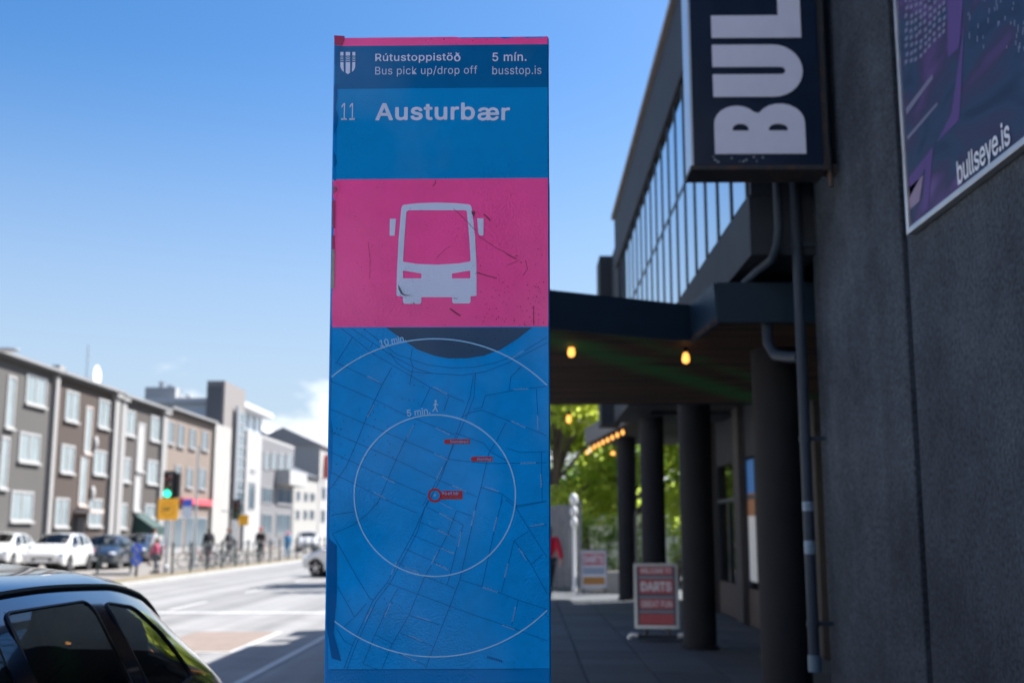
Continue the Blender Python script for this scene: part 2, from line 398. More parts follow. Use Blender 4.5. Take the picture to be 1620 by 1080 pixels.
# storefront wall under the arcade
XS = 4.0
pierm = mat('pier_paint', (.07,.067,.07), .7, spec=.12, var=.12)
MB().box(XS+.9, 13.8, 9.05, 28.3, -.05, 3.9).build('back_wall', mat('shop_interior', (.05,.042,.038), .8, var=.2, vscale=1.5), ab)
MB().box(XS, XS+.12, 9.05, 28.3, -.05, .62).build('stall_riser', mat('riser_brown', (.05,.038,.034), .7, var=.2), ab)
MB().box(XS, XS+.12, 9.05, 28.3, 2.95, 3.9).build('shop_header', darkpaint, ab)
for k, y0 in enumerate((9.1, 12.6, 15.4, 18.2, 21.0, 24.2, 27.8)):
    MB().box(XS-.12, XS+.14, y0, y0+.55, -.05, 3.92).build('pier', pierm, ab, bevel=.01)
for k, (y0, y1) in enumerate(((9.65,12.6),(13.15,15.4),(15.95,18.2),(18.75,21.0),(21.55,24.2),(24.75,27.8))):
    wf = MB().box(XS+.0, XS+.10, y0, y0+.07, .62, 2.95).box(XS, XS+.1, y1-.07, y1, .62, 2.95).box(XS, XS+.1, y0+.07, y1-.07, 2.2, 2.27).box(XS, XS+.1, (y0+y1)/2-.03, (y0+y1)/2+.03, .62, 2.2).build('shop_window', mullm, ab)
    MB().box(XS+.045, XS+.055, y0+.07, (y0+y1)/2-.03, .62, 2.2).build('pane', shopglass, wf)
    MB().box(XS+.045, XS+.055, (y0+y1)/2+.03, y1-.07, .62, 2.2).build('pane', shopglass, wf)
    MB().box(XS+.045, XS+.055, y0+.07, y1-.07, 2.27, 2.95).build('pane', shopglass, wf)
# a bright print hung in the shop window
pw = thing('window_poster', 'tall white brown and blue print hung inside the arcade shop window', 'poster', (XS+.03, 20.5, .7))
MB().box(XS+.012, XS+.022, 20.25, 20.9, .75, 1.9).build('white_part', whitep, pw)
MB().box(XS+.012, XS+.022, 20.25, 20.9, 1.9, 2.3).build('brown_part', mat('print_brown', (.35,.15,.06), .5), pw)
MB().box(XS+.012, XS+.022, 20.25, 20.9, 2.3, 2.9).build('blue_part', mat('print_blue', (.04,.22,.6), .5), pw)
# entrance canopy (wide) with green-streaked plank soffit
ZC = 3.38
c1 = onz(1135, 510, ZC); c2 = onz(1095, 540, ZC); c3 = onz(872, 520, ZC); far = onz(935, 640, ZC).y
ex = c3 + (c3 - c2).normalized() * 1.5
outl = [(c1.x, c1.y), (4.0, c1.y), (4.0, far), (ex.x, far), (ex.x, ex.y), (c2.x, c2.y)]
# slanted green strokes mixed into the dark board colour
pm = bpy.data.materials.new('green_streak_plank_soffit'); pm.use_nodes = True; t = pm.node_tree; p = t.nodes['Principled BSDF']
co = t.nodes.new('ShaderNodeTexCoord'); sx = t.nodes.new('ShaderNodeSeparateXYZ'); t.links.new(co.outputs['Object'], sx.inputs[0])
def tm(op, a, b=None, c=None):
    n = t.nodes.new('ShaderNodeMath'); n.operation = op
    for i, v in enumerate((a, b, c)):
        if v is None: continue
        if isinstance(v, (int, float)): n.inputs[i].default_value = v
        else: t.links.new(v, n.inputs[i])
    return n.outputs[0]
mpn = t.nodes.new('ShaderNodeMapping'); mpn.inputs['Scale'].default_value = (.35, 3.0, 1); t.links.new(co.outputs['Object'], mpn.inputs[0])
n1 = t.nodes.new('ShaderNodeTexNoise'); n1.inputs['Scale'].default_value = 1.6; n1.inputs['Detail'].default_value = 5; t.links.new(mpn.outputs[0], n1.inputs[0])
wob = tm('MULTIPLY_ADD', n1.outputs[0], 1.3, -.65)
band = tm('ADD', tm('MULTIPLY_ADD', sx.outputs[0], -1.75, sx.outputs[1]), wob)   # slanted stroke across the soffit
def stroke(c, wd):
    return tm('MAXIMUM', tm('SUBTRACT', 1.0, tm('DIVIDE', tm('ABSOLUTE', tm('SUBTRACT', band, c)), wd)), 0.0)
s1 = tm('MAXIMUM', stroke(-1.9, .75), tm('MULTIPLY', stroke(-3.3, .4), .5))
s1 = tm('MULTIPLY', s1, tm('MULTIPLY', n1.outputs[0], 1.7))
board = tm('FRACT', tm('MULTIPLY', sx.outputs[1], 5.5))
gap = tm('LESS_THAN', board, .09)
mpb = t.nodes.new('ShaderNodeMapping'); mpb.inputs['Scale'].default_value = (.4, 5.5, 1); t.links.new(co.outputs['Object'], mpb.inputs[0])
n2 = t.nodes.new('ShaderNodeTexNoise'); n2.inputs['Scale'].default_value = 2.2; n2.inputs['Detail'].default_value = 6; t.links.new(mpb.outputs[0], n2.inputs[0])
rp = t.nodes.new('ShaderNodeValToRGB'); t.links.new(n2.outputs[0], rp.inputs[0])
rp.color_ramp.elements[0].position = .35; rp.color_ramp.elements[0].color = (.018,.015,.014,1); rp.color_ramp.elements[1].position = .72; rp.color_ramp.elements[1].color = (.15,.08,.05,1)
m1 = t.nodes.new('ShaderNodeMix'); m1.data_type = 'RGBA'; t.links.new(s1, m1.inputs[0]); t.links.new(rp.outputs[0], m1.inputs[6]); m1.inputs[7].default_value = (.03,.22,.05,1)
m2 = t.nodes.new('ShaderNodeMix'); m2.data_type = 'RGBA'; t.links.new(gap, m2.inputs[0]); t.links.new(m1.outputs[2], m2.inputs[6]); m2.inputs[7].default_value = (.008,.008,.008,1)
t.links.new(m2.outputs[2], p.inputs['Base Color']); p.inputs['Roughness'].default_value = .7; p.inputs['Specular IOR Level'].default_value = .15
can = MB().prism([(x, y) for x, y in outl], ZC+.03, ZC+.30).build('canopy', fasciam, ab)
inl = []
cx = sum(x for x, y in outl)/len(outl); 
fas = MB()
for i in range(len(outl)):
    A = Vector((*outl[i], 0)); B = Vector((*outl[(i+1) % len(outl)], 0)); d = (B-A).normalized(); n = Vector((d.y, -d.x, 0))
    if i in (1,): continue
    mid = (A+B)/2
    A2 = A - d*0.0; B2 = B
    fas.add([A2+Vector((0,0,ZC)), B2+Vector((0,0,ZC)), B2-n*.03+Vector((0,0,ZC)), A2-n*.03+Vector((0,0,ZC)), A2+n*.025+Vector((0,0,ZC+.34)), B2+n*.025+Vector((0,0,ZC+.34)), B2-n*.03+Vector((0,0,ZC+.34)), A2-n*.03+Vector((0,0,ZC+.34))],
            [(0,3,2,1),(4,5,6,7),(0,1,5,4),(1,2,6,5),(2,3,7,6),(3,0,4,7)])
fas.build('canopy_fascia', fasciam, ab)
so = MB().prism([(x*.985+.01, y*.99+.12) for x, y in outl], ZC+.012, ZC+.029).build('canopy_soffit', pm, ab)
# second canopy over the arcade with bulb string
ZD = 3.90
f1 = onz(985, 672, ZD); f2 = onz(925, 703, ZD)
out2 = [(f1.x+.35, far+.05), (4.0, far+.05), (4.0, f2.y), (f2.x, f2.y), (f1.x, f1.y)]
MB().prism(out2, ZD, ZD+.42).build('arcade_canopy', mat('canopy_grey', (.10,.10,.115), .6, var=.15), ab)
MB().prism([(x + (.08 if x < 3 else -.02), y + (.05 if y < 20 else -.05)) for x, y in out2], ZD-.012, ZD-.002).build('arcade_soffit', soffitm, ab)
# columns
for yy in (11.1, 16.6, 22.3, 28.0):
    zt_ = ZC+.012 if yy < far else ZD-.012
    MB().lathe([(.27,-.03),(.27,.03),(.235,.05),(.235,zt_)], (2.45, yy, 0), 28).build('column', colm, ab, smooth=True)
MB().ball((2.9, 19.4, ZD-.06), .13, 14, 8, (1,1,.6)).build('ceiling_lamp', mat('opal_lamp', (.6,.6,.58), .3), ab, smooth=True)

# bulbs
def bulb(p, drop, label, grp, r=.045):
    b = thing('pendant_bulb', label, 'light bulb', p, grp)
    x, y, z = p
    MB().tube([(x,y,z), (x,y,z-drop+.11)], .006, 6).build('cord', black, b)
    MB().lathe([(.02,.0),(.022,-.05),(.026,-.055)], (x,y,z-drop+.12), 10).build('socket', black, b, smooth=True)
    MB().lathe([(.012,.07),(.03,.045),(r,.0),(r*.8,-.03),(.001,-.045)], (x,y,z-drop), 14).build('bulb', bulbm, b, smooth='full')
for px, py in ((904,558), (1085,568)):
    q = onz(px, py-26 if px < 1000 else py-30, ZC); 
    yy = max(q.y, 10.9); q = ony(px, py, yy)
    bulb((q.x, q.y, ZC+.012), ZC+.012 - q.z, ('glowing teardrop bulb under the entrance canopy, close to the pylon edge' if px < 1000 else 'glowing teardrop bulb under the entrance canopy, near the first column'), 'bulbs under the entrance canopy', .038)
nb_ = 9
A = ony(985, 672, f1.y); B = ony(929, 716, f2.y-.1)
for k in range(nb_):
    f = k/(nb_-1); q = A.lerp(B, f)
    bulb((q.x, q.y, ZD-.012), max(.16, ZD-.012-q.z), 'small glowing bulb in the row along the arcade canopy edge', 'row of bulbs on the arcade canopy', .036)
q = ony(900, 664, 15.2); bulb((q.x, q.y, ZC+.012), ZC+.012-q.z, 'glowing bulb at the far edge of the entrance canopy against the trees', None, .034)
bulb((2.2, 29.0, ZD-.012), ZD-.012-ony(967,717,29.0).z, 'lone glowing bulb at the far end of the arcade', None, .062)

# rain pipes
q0 = onx(1262, 290, 2.16); 
dp = thing('downpipe', 'long dark blue drainpipe running down beside the rough wall, taped twice', 'drainpipe', (2.16, 8.86, 0))
py_ = 9.02
yp = onx(1280, 838, 2.17).y
MB().tube([(2.17, yp, .62), (2.17, yp, 9.3)], .042, 14).build('pipe', pipem, dp, smooth=True)
MB().tube([(2.17, yp, .60), (2.17, yp, .72)], .050, 14).build('pipe_end', mat('pipe_collar', (.07,.13,.19), .4), dp, smooth=True)
for zz, hh in ((1.83, .07), (1.52, .10)): MB().tube([(2.17, yp, zz-hh/2), (2.17, yp, zz+hh/2)], .0435, 14).build('tape', mat('pale_tape', (.16,.24,.32), .6, var=.45, vscale=14), dp, smooth=True)
for zz in (.95, 2.35, 3.9, 5.4): MB().tube([(2.17, yp, zz-.02), (2.17, yp, zz+.02)], .049, 14).box(2.17, 2.33, yp-.015, yp+.015, zz-.015, zz+.015).build('pipe_bracket', pipem, dp)
d2 = thing('downpipe', 'thinner drainpipe bending onto the entrance canopy top', 'drainpipe', (2.08, yp+.05, 3.7))
xa, ya_ = 2.0, 8.76
MB().tube([(xa, ya_, 9.0), (xa, ya_, 4.0), (xa-.01, ya_+.03, 3.88), (xa-.03, ya_+.14, 3.785), (xa-.08, ya_+.5, 3.768), (xa-.1, ya_+.95, 3.766)], .036, 12).build('pipe', pipem, d2, smooth=True)
d3 = thing('downpipe', 'short bent drainpipe elbow under the entrance canopy joining the long pipe', 'drainpipe', (2.0, yp+.9, 3.0))
MB().tube([(2.06, c1.y+.12, ZC+.02), (2.06, c1.y+.10, 3.22), (2.09, c1.y-.02, 3.10), (2.13, yp+.25, 3.03), (2.165, yp+.05, 3.0)], .045, 12).build('pipe', pipem, d3, smooth=True)

# ---------------------------------------------------------------- blade sign
sy = 8.08
sl = ony(1095, 262, sy); srx = ony(1303, 262, sy).x; sz0 = sl.z; sx0 = sl.x
bs = thing('blade_sign', 'navy projecting sign box with white letters reading up the wall', 'sign', (sx0, sy, sz0))
signnavy = mat('sign_navy', (.006,.016,.04), .22, var=.15, vscale=3)
TOP = sz0 + 4.0
MB().box(sx0, srx, sy, sy+.30, sz0, TOP).build('box', signnavy, bs, bevel=.008)
MB().box(sx0-.004, sx0+.012, sy-.006, sy+.306, sz0-.01, TOP).build('sky_reflection_side', mat('sky_reflection_pale', (.45,.5,.55), .3, metal=.5), bs)  # pale sheet stands in for sky reflected on the sign's street side
MB().box(sx0-.012, srx+.03, sy-.014, sy+.312, sz0-.035, sz0-.003).build('bottom_frame', mat('rusty_frame', (.035,.035,.04), .6, metal=.3, stain=(.16,.07,.03), sscale=5, samt=.8, var=.2), bs)
MB().box(srx+.002, srx+.05, sy+.02, sy+.28, sz0, TOP).box(srx+.05, XW+.02, sy+.1, sy+.2, sz0-.03, sz0+.04).box(srx+.05, XW+.02, sy+.1, sy+.2, TOP-.3, TOP-.2).tube([(srx+.06, sy+.05, sz0-.15), (srx+.06, sy+.05, sz0+.15)], .018, 8).build('wall_bracket', mat('rusty_frame', (0,0,0)), bs)
MB().tube([(srx+.10, sy+.22, sz0+.02), (srx+.10, sy+.22, TOP)], .03, 10).build('conduit', pipem, bs, smooth=True)
xr = ony(1275, 242, sy).x; xl = ony(1131, 242, sy).x; LH = xr - xl
lz = ony(1200, 244, sy).z
adv = ony(1200, 153, sy).z; adv = (ony(1200, 150, sy).z - lz) ; adv = adv + .02
letm = mat('sign_white', (.66,.68,.82), .45, var=.04)
def lf(z0, wd):   # letter space: u across the stem direction 0..1, v up the letter 0..1
    return lambda u, v_: (xr - v_*LH, sy-.005, z0 + u*wd)
def arc(cx_, cy_, rx, ry, a0, a1, n=9): return [(cx_+rx*cos(radians(a0+(a1-a0)*i/n)), cy_+ry*sin(radians(a0+(a1-a0)*i/n))) for i in range(n+1)]
LB = [[(0,0)] + arc(.62,.27,.38,.27,-90,60) + arc(.60,.75,.36,.25,-50,90) + [(0,1)], [(.46,.62),(.46,.80)] + arc(.50,.71,.10,.09,80,-80,5), [(.46,.19),(.46,.40)] + arc(.50,.295,.10,.105,80,-80,5)]
LU = [[(0,1),(0,.33)] + arc(.5,.33,.5,.33,180,360,14)[1:] + [(1,1),(.57,1),(.57,.24)] + arc(.5,.24,.07,.05,0,-180,6) + [(.43,1)]]
LL = [[(0,0),(.86,0),(.86,.25),(.46,.25),(.46,1),(0,1)]]
LE = [[(0,0),(.86,0),(.86,.24),(.44,.24),(.44,.39),(.8,.39),(.8,.61),(.44,.61),(.44,.76),(.86,.76),(.86,1),(0,1)]]
LS = [[(0,.02),(.6,0),(.9,.1),(.95,.35),(.8,.55),(.45,.62),(.42,.72),(.5,.78),(.9,.76),(.9,.98),(.35,1),(.05,.88),(0,.62),(.15,.45),(.5,.37),(.53,.27),(.45,.22),(0,.25)]]
LY = [[(.28,0),(.72,0),(.72,.35),(1,1),(.6,1),(.5,.62),(.4,1),(0,1),(.28,.35)]]
wB = ony(1200, 165, sy).z - lz
z = lz
for nm, lp, wd in (('b',LB,wB),('u',LU,wB*1.06),('l',LL,wB),('l',LL,wB),('s',LS,wB),('e',LE,wB*.95),('y',LY,wB),('e',LE,wB*.95)):
    MB().flat(lp, lf(z, wd), -.006, (0,1,0)).build('sign_letter', letm, bs)
    z += wd * (max(u for u, v_ in lp[0])) + .055
# flaking paint along the sign's lower edge
fl = MB(); rr = random.Random(3)
for k in range(16):
    u = sx0 + .03 + rr.random()*.5; v_ = sz0 + .02 + rr.random()*.08
    fl.flat([[(u, v_), (u+.02*rr.random()+.008, v_), (u+.02*rr.random(), v_+.012)]], lambda a_, b_: (a_, sy-.002, b_))
fl.build('paint_flakes', mat('flake_pale', (.4,.45,.5), .7), bs, fixn=False)

# ---------------------------------------------------------------- poster on the wall
pc = onx(1434, 372, XW-.05); pz0 = pc.z; py1 = pc.y; py0 = py1 - 3.2; pz1 = pz0 + 2.6
po = thing('wall_poster', 'large framed purple and blue photo poster with a web address', 'poster', (XW-.03, (py0+py1)/2, pz0))
MB().box(XW-.05, XW-.002, py1-.035, py1, pz0, pz1).box(XW-.05, XW-.002, py0, py1-.035, pz0, pz0+.035).box(XW-.05, XW-.002, py0, py1-.035, pz1-.035, pz1).box(XW-.05, XW-.002, py0, py0+.035, pz0+.035, pz1-.035).build('frame', alum, po, bevel=.004)
pr = bpy.data.materials.new('poster_print'); pr.use_nodes = True; t = pr.node_tree; p = t.nodes['Principled BSDF']
co = t.nodes.new('ShaderNodeTexCoord')
mpn = t.nodes.new('ShaderNodeMapping'); mpn.inputs['Rotation'].default_value = (radians(24),0,0); mpn.inputs['Scale'].default_value = (1,.9,2.6); t.links.new(co.outputs['Object'], mpn.inputs[0])
n1 = t.nodes.new('ShaderNodeTexNoise'); n1.inputs['Scale'].default_value = 1.5; n1.inputs['Detail'].default_value = 2; n1.inputs['Distortion'].default_value = .8; t.links.new(mpn.outputs[0], n1.inputs[0])
rp = t.nodes.new('ShaderNodeValToRGB'); t.links.new(n1.outputs[0], rp.inputs[0]); cr = rp.color_ramp
cr.elements[0].position = .3; cr.elements[0].color = (.012,.03,.075,1); cr.elements[1].position = .8; cr.elements[1].color = (.13,.10,.26,1)
for ps, cc in ((.45,(.02,.05,.11)), (.56,(.035,.035,.09)), (.64,(.07,.045,.15))): el = cr.elements.new(ps); el.color = (*cc, 1)
vo = t.nodes.new('ShaderNodeTexVoronoi'); vo.inputs['Scale'].default_value = 22; t.links.new(mpn.outputs[0], vo.inputs[0])
sz = t.nodes.new('ShaderNodeSeparateXYZ'); t.links.new(co.outputs['Object'], sz.inputs[0])
ms = t.nodes.new('ShaderNodeMapRange'); ms.inputs[1].default_value = .9; ms.inputs[2].default_value = 1.15; ms.inputs[4].default_value = .8; t.links.new(sz.outputs[2], ms.inputs[0])
vr = t.nodes.new('ShaderNodeMapRange'); vr.inputs[1].default_value = .3; vr.inputs[2].default_value = .05; t.links.new(vo.outputs[0], vr.inputs[0])
mu = t.nodes.new('ShaderNodeMath'); mu.operation = 'MULTIPLY'; t.links.new(ms.outputs[0], mu.inputs[0]); t.links.new(vr.outputs[0], mu.inputs[1])
mxx = t.nodes.new('ShaderNodeMix'); mxx.data_type = 'RGBA'; t.links.new(mu.outputs[0], mxx.inputs[0]); t.links.new(rp.outputs[0], mxx.inputs[6]); mxx.inputs[7].default_value = (.15,.15,.25,1)
t.links.new(mxx.outputs[2], p.inputs['Base Color']); p.inputs['Roughness'].default_value = .5; p.inputs['Specular IOR Level'].default_value = .12
MB().box(XW-.032, XW-.003, py0+.03, py1-.03, pz0+.03, pz1-.03).build('print', pr, po)
shp = MB()
def ppx(*pts): 
    return [( -onx(a_, b_, XW).y, onx(a_, b_, XW).z) for a_, b_ in pts]
pf = lambda u, v_: (XW-.034, -u, v_)
MB().flat([ppx((1508,0),(1534,0),(1528,75),(1510,92))], pf).flat([ppx((1536,40),(1528,190),(1492,225),(1515,180))], pf).flat([ppx((1446,282),(1486,232),(1478,330),(1468,338),(1474,265),(1448,312))], pf).build('print_beams', mat('print_violet', (.085,.055,.20), .5, spec=.12), po, fixn=False)
MB().flat([ppx((1442,172),(1484,118),(1486,124),(1443,182))], pf).flat([ppx((1444,216),(1492,162),(1493,166),(1445,222))], pf).build('print_rails', mat('print_lilac', (.12,.13,.22), .4), po, fixn=False)
seats = MB(); rs = random.Random(21)
for r_ in range(11):          # rows of seats and strings of small lights in the printed picture
    for c_ in range(9):
        px = 1441 + c_*7.5 + rs.uniform(-1,1); py = 96 - c_*5.0 - r_*12 + 6*sin(c_*.6) + rs.uniform(-1.5,1.5)
        if py < -60: continue
        seats.flat([ppx((px,py),(px+4.5,py-3.5),(px+4.5,py+2.5),(px,py+6))], pf)
for k in range(60):
    px = rs.uniform(1540, 1640); py = rs.uniform(-60, 78) ; h_ = rs.uniform(4, 11)
    seats.flat([ppx((px,py),(px+1.6,py-1),(px+1.6,py+h_-1),(px,py+h_))], pf)
seats.build('print_marks', mat('print_grey_blue', (.13,.15,.25), .4), po, fixn=False)['kind'] = 'stuff'
MB().flat([ppx((1444,300),(1470,277),(1464,318),(1446,334))], pf).build('print_glow', mat('print_dusty_pink', (.20,.13,.22), .4), po, fixn=False)
ptx = MB(); ra = onx(1526, 283, XW); rb = onx(1611, 226, XW)
put_text(ptx, 'bullseye.is', (-ra.y, ra.z-.07, -rb.y, ra.z+.095), lambda u, v_: (XW-.037, -u, v_), .012, .97)
ptx.build('lettering', mat('print_white', (.62,.66,.74), .4), po, fixn=False)
# ---------------------------------------------------------------- bus stop pylon
LEAN = radians(2.2)
P0 = ony(692, 838, 3.08)                      # point on the face at eye height
YAW = radians(-.6)
pn_ = Vector((sin(YAW)*cos(LEAN), -cos(YAW)*cos(LEAN), -sin(LEAN)))    # face normal, towards the viewer and slightly down
pu = Vector((cos(YAW), sin(YAW), 0)); pv = pn_.cross(pu); pv = -pv if pv.z < 0 else pv
def onp(px, py):
    r = ray(px, py); k = (P0 - eye).dot(pn_) / r.dot(pn_); return eye + r*k
def uv(px, py): d = onp(px, py) - P0; return (d.dot(pu), d.dot(pv))
def P(u, v_, off=0.0): return P0 + pu*u + pv*v_ + pn_*off
tl, tr_, bl, br = uv(528,57), uv(868,60), uv(515,1080), uv(871,1080)
vg = -(P0.z)/pv.z                              # v at the ground
def ed(a, b, v_): f = (v_-a[1])/(b[1]-a[1]); return a[0] + (b[0]-a[0])*f
UL = lambda v_: ed(tl, bl, max(v_, bl[1])); UR = lambda v_: ed(tr_, br, max(v_, br[1]))
VT = (tl[1]+tr_[1])/2
py_l = thing('bus_stop_pylon', 'tall blue and pink bus stop pylon with a walking map', 'bus stop sign', (P(0, vg).x, P(0, vg).y, 0))
def pmat(name, col, rough=.42, spec=.12, var=.06, specks=0.0):
    m = bpy.data.materials.new(name); m.use_nodes = True; t = m.node_tree; p = t.nodes['Principled BSDF']
    p.inputs['Roughness'].default_value = rough; p.inputs['Specular IOR Level'].default_value = spec
    co = t.nodes.new('ShaderNodeTexCoord')
    n = t.nodes.new('ShaderNodeTexNoise'); n.inputs['Scale'].default_value = 5; n.inputs['Detail'].default_value = 8; n.inputs['Roughness'].default_value = .7; t.links.new(co.outputs['Object'], n.inputs[0])
    r = t.nodes.new('ShaderNodeMapRange'); r.inputs[1].default_value = .3; r.inputs[2].default_value = .7; r.inputs[3].default_value = 1-var; r.inputs[4].default_value = 1+var; t.links.new(n.outputs[0], r.inputs[0])
    mu = t.nodes.new('ShaderNodeMix'); mu.data_type = 'RGBA'; mu.blend_type = 'MULTIPLY'; mu.inputs[0].default_value = 1; mu.inputs[6].default_value = (*col, 1); t.links.new(r.outputs[0], mu.inputs[7])
    cur = mu.outputs[2]
    if specks:
        v = t.nodes.new('ShaderNodeTexVoronoi'); v.inputs['Scale'].default_value = 75; t.links.new(co.outputs['Object'], v.inputs[0])
        k = t.nodes.new('ShaderNodeMapRange'); k.inputs[1].default_value = .17; k.inputs[2].default_value = .10; t.links.new(v.outputs['Distance'], k.inputs[0])
        n2 = t.nodes.new('ShaderNodeTexNoise'); n2.inputs['Scale'].default_value = 4; t.links.new(co.outputs['Object'], n2.inputs[0])
        k2 = t.nodes.new('ShaderNodeMapRange'); k2.inputs[1].default_value = .52; k2.inputs[2].default_value = .66; k2.inputs[4].default_value = specks; t.links.new(n2.outputs[0], k2.inputs[0])
        wn = t.nodes.new('ShaderNodeMath'); wn.operation = 'MULTIPLY'; t.links.new(k.outputs[0], wn.inputs[0]); t.links.new(k2.outputs[0], wn.inputs[1])
        mm = t.nodes.new('ShaderNodeMix'); mm.data_type = 'RGBA'; t.links.new(wn.outputs[0], mm.inputs[0]); t.links.new(cur, mm.inputs[6]); mm.inputs[7].default_value = (.02,.02,.05,1); cur = mm.outputs[2]
    t.links.new(cur, p.inputs['Base Color'])
    sn = t.nodes.new('ShaderNodeTexNoise'); sn.inputs['Scale'].default_value = 2.6; sn.inputs['Detail'].default_value = 3; t.links.new(co.outputs['Object'], sn.inputs[0])
    sr = t.nodes.new('ShaderNodeMapRange'); sr.inputs[1].default_value = .45; sr.inputs[2].default_value = .68; sr.inputs[3].default_value = .03; sr.inputs[4].default_value = spec*3.2; t.links.new(sn.outputs[0], sr.inputs[0]); t.links.new(sr.outputs[0], p.inputs['Specular IOR Level'])
    # orange-peel film: fine bump that comes and goes
    nb1 = t.nodes.new('ShaderNodeTexNoise'); nb1.inputs['Scale'].default_value = 170; nb1.inputs['Detail'].default_value = 2; t.links.new(co.outputs['Object'], nb1.inputs[0])
    nb2 = t.nodes.new('ShaderNodeTexNoise'); nb2.inputs['Scale'].default_value = 3.5; t.links.new(co.outputs['Object'], nb2.inputs[0])
    rb_ = t.nodes.new('ShaderNodeMapRange'); rb_.inputs[1].default_value = .45; rb_.inputs[2].default_value = .68; rb_.inputs[3].default_value = .05; t.links.new(nb2.outputs[0], rb_.inputs[0])
    mb_ = t.nodes.new('ShaderNodeMath'); mb_.operation = 'MULTIPLY'; t.links.new(nb1.outputs[0], mb_.inputs[0]); t.links.new(rb_.outputs[0], mb_.inputs[1])
    b = t.nodes.new('ShaderNodeBump'); b.inputs['Strength'].default_value = .6; b.inputs['Distance'].default_value = .006; t.links.new(mb_.outputs[0], b.inputs['Height']); t.links.new(b.outputs[0], p.inputs['Normal'])
    return m
m_body = pmat('pylon_blue', (.0005,.20,.60))
m_head = pmat('pylon_header_blue', (.0005,.135,.38), specks=.6)
m_blue = pmat('pylon_panel_blue', (.0005,.275,.70))
m_map = pmat('pylon_map_blue', (.0005,.30,.82), specks=.7, var=.15)
m_pink = pmat('pylon_pink', (1.0,.10,.40), specks=.8, var=.08)
m_print = pmat('pylon_white_print', (.62,.72,.98), var=.05)
m_thin = pmat('pylon_pale_print', (.52,.64,.88), var=.05)
m_line = pmat('map_street_line', (.0005,.135,.44), var=.03)
m_ring = pmat('map_ring_print', (.28,.58,.92), var=.05)
m_sea = pmat('map_sea_navy', (.04,.09,.18), specks=.7)
m_lab = pmat('map_label_print', (.16,.42,.80), var=.05)
m_red = pmat('map_marker_red', (.40,.03,.05), var=.05)
m_bare = mat('bare_edge_metal', (.30,.27,.26), .5, metal=.3, var=.3, vscale=20)
# body: a slab from the ground up, following the printed face
TH_ = .14
def slab(v0, v1, off0, off1, inset=0.0):
    mb = MB()
    mb.add([P(UL(v0)+inset, v0, off0), P(UR(v0)-inset, v0, off0), P(UR(v1)-inset, v1, off0), P(UL(v1)+inset, v1, off0),
            P(UL(v0)+inset, v0, off1), P(UR(v0)-inset, v0, off1), P(UR(v1)-inset, v1, off1), P(UL(v1)+inset, v1, off1)],
           [(0,1,2,3),(7,6,5,4),(0,4,5,1),(1,5,6,2),(2,6,7,3),(3,7,4,0)])
    return mb
slab(vg-.02, VT, 0, -TH_).build('body', m_body, py_l, bevel=.007, seg=3)
b0 = P(0, vg)
MB().box(b0.x-.42, b0.x+.42, b0.y-.12, b0.y+.30, -.03, .015).build('base_plate', metalg, py_l, bevel=.004)
def vrow(y): return (uv(690, y)[1])
rows = [('top_band', 57, 72, m_pink), ('header_panel', 72, 140, m_head), ('name_panel', 140, 283, m_blue), ('pink_panel', 283, 517, m_pink), ('map_panel', 517, 1058, m_map)]
rg = random.Random(5)
INS = .006
for nm, ya, yb, m in rows:
    va, vb = vrow(ya) - (.004 if nm == 'top_band' else 0), vrow(yb)
    # left edge of the film is torn and uneven
    pts = []; n = 26
    for i in range(n+1):
        v_ = vb + (va-vb)*i/n
        tear = INS + .0035*noise.noise(Vector((v_*9, 3.1, 0))) + (.006 if noise.noise(Vector((v_*4.3, 7.7, 0))) > .32 else 0)
        pts.append((UL(v_)+tear, v_))
    top = []
    if nm == 'top_band':
        for i in range(1, 30):
            u = UL(va) + (UR(va)-UL(va))*i/30
            top.append((u, va - max(0, .0045*noise.noise(Vector((u*30, 0, 1))) + (.004 if i > 17 else -.001))))
    pts2 = pts + top + [(UR(va)-.003, va), (UR(vb)-.003, vb)]
    MB().flat([pts2], lambda u, v_: P(u, v_, .0012)).build(nm, m, py_l, fixn=False)
# side faces carry the colours round the right-hand edge
for nm, ya, yb, m in rows:
    if m is m_pink:
        va, vb = vrow(ya), vrow(yb)
        mb = MB().add([P(UR(vb)+.0015, vb, -.009), P(UR(va)+.0015, va, -.009), P(UR(va)+.0015, va, -TH_+.01), P(UR(vb)+.0015, vb, -TH_+.01)], [(0,1,2,3)])
        mb.build('side_band', m, py_l, fixn=False)
F2 = lambda o: (lambda px, py: P(*uv(px, py), o))
def txt(body, r, m, bold=0., sp_=1., nm='lettering', off=.0022):
    x0, y0, x1, y1 = r        # pixel box, y0 top, y1 bottom
    u0, v0 = uv(x0, y1); u1, v1 = uv(x1, y0)
    mb = MB(); put_text(mb, body, (u0, v0, u1, v1), lambda u, v_: P(u, v_, off), bold, sp_)
    return mb.build(nm, m, py_l, fixn=False)
k1_ = lambda x, y: (510 + x/4.263, 40 + y/4.263)
def cr1(x0, y0, x1, y1): a = k1_(x0, y0); b = k1_(x1, y1); return (a[0], a[1], b[0], b[1])
txt('Rútustoppistö', cr1(357,188,880,259), m_print, .010, 1.05)
txt('o', cr1(888,203,932,247), m_print, .012)
eth = MB(); fe = lambda x, y: P(*uv(*k1_(x, y)), .0026)
eth.strip([(924,224),(920,210),(912,198),(900,188)], 8, fe).build('lettering', m_print, py_l, fixn=False)
MB().strip([(900,203),(924,191)], 5, lambda x, y: P(*uv(*k1_(x, y)), .0029)).build('lettering', m_print, py_l, fixn=False)
txt('Bus pick up/drop off', cr1(357,275,1045,350), m_thin, -.006, 1.05)
txt('5 mín.', cr1(1147,184,1377,246), m_print, .010, 1.05)
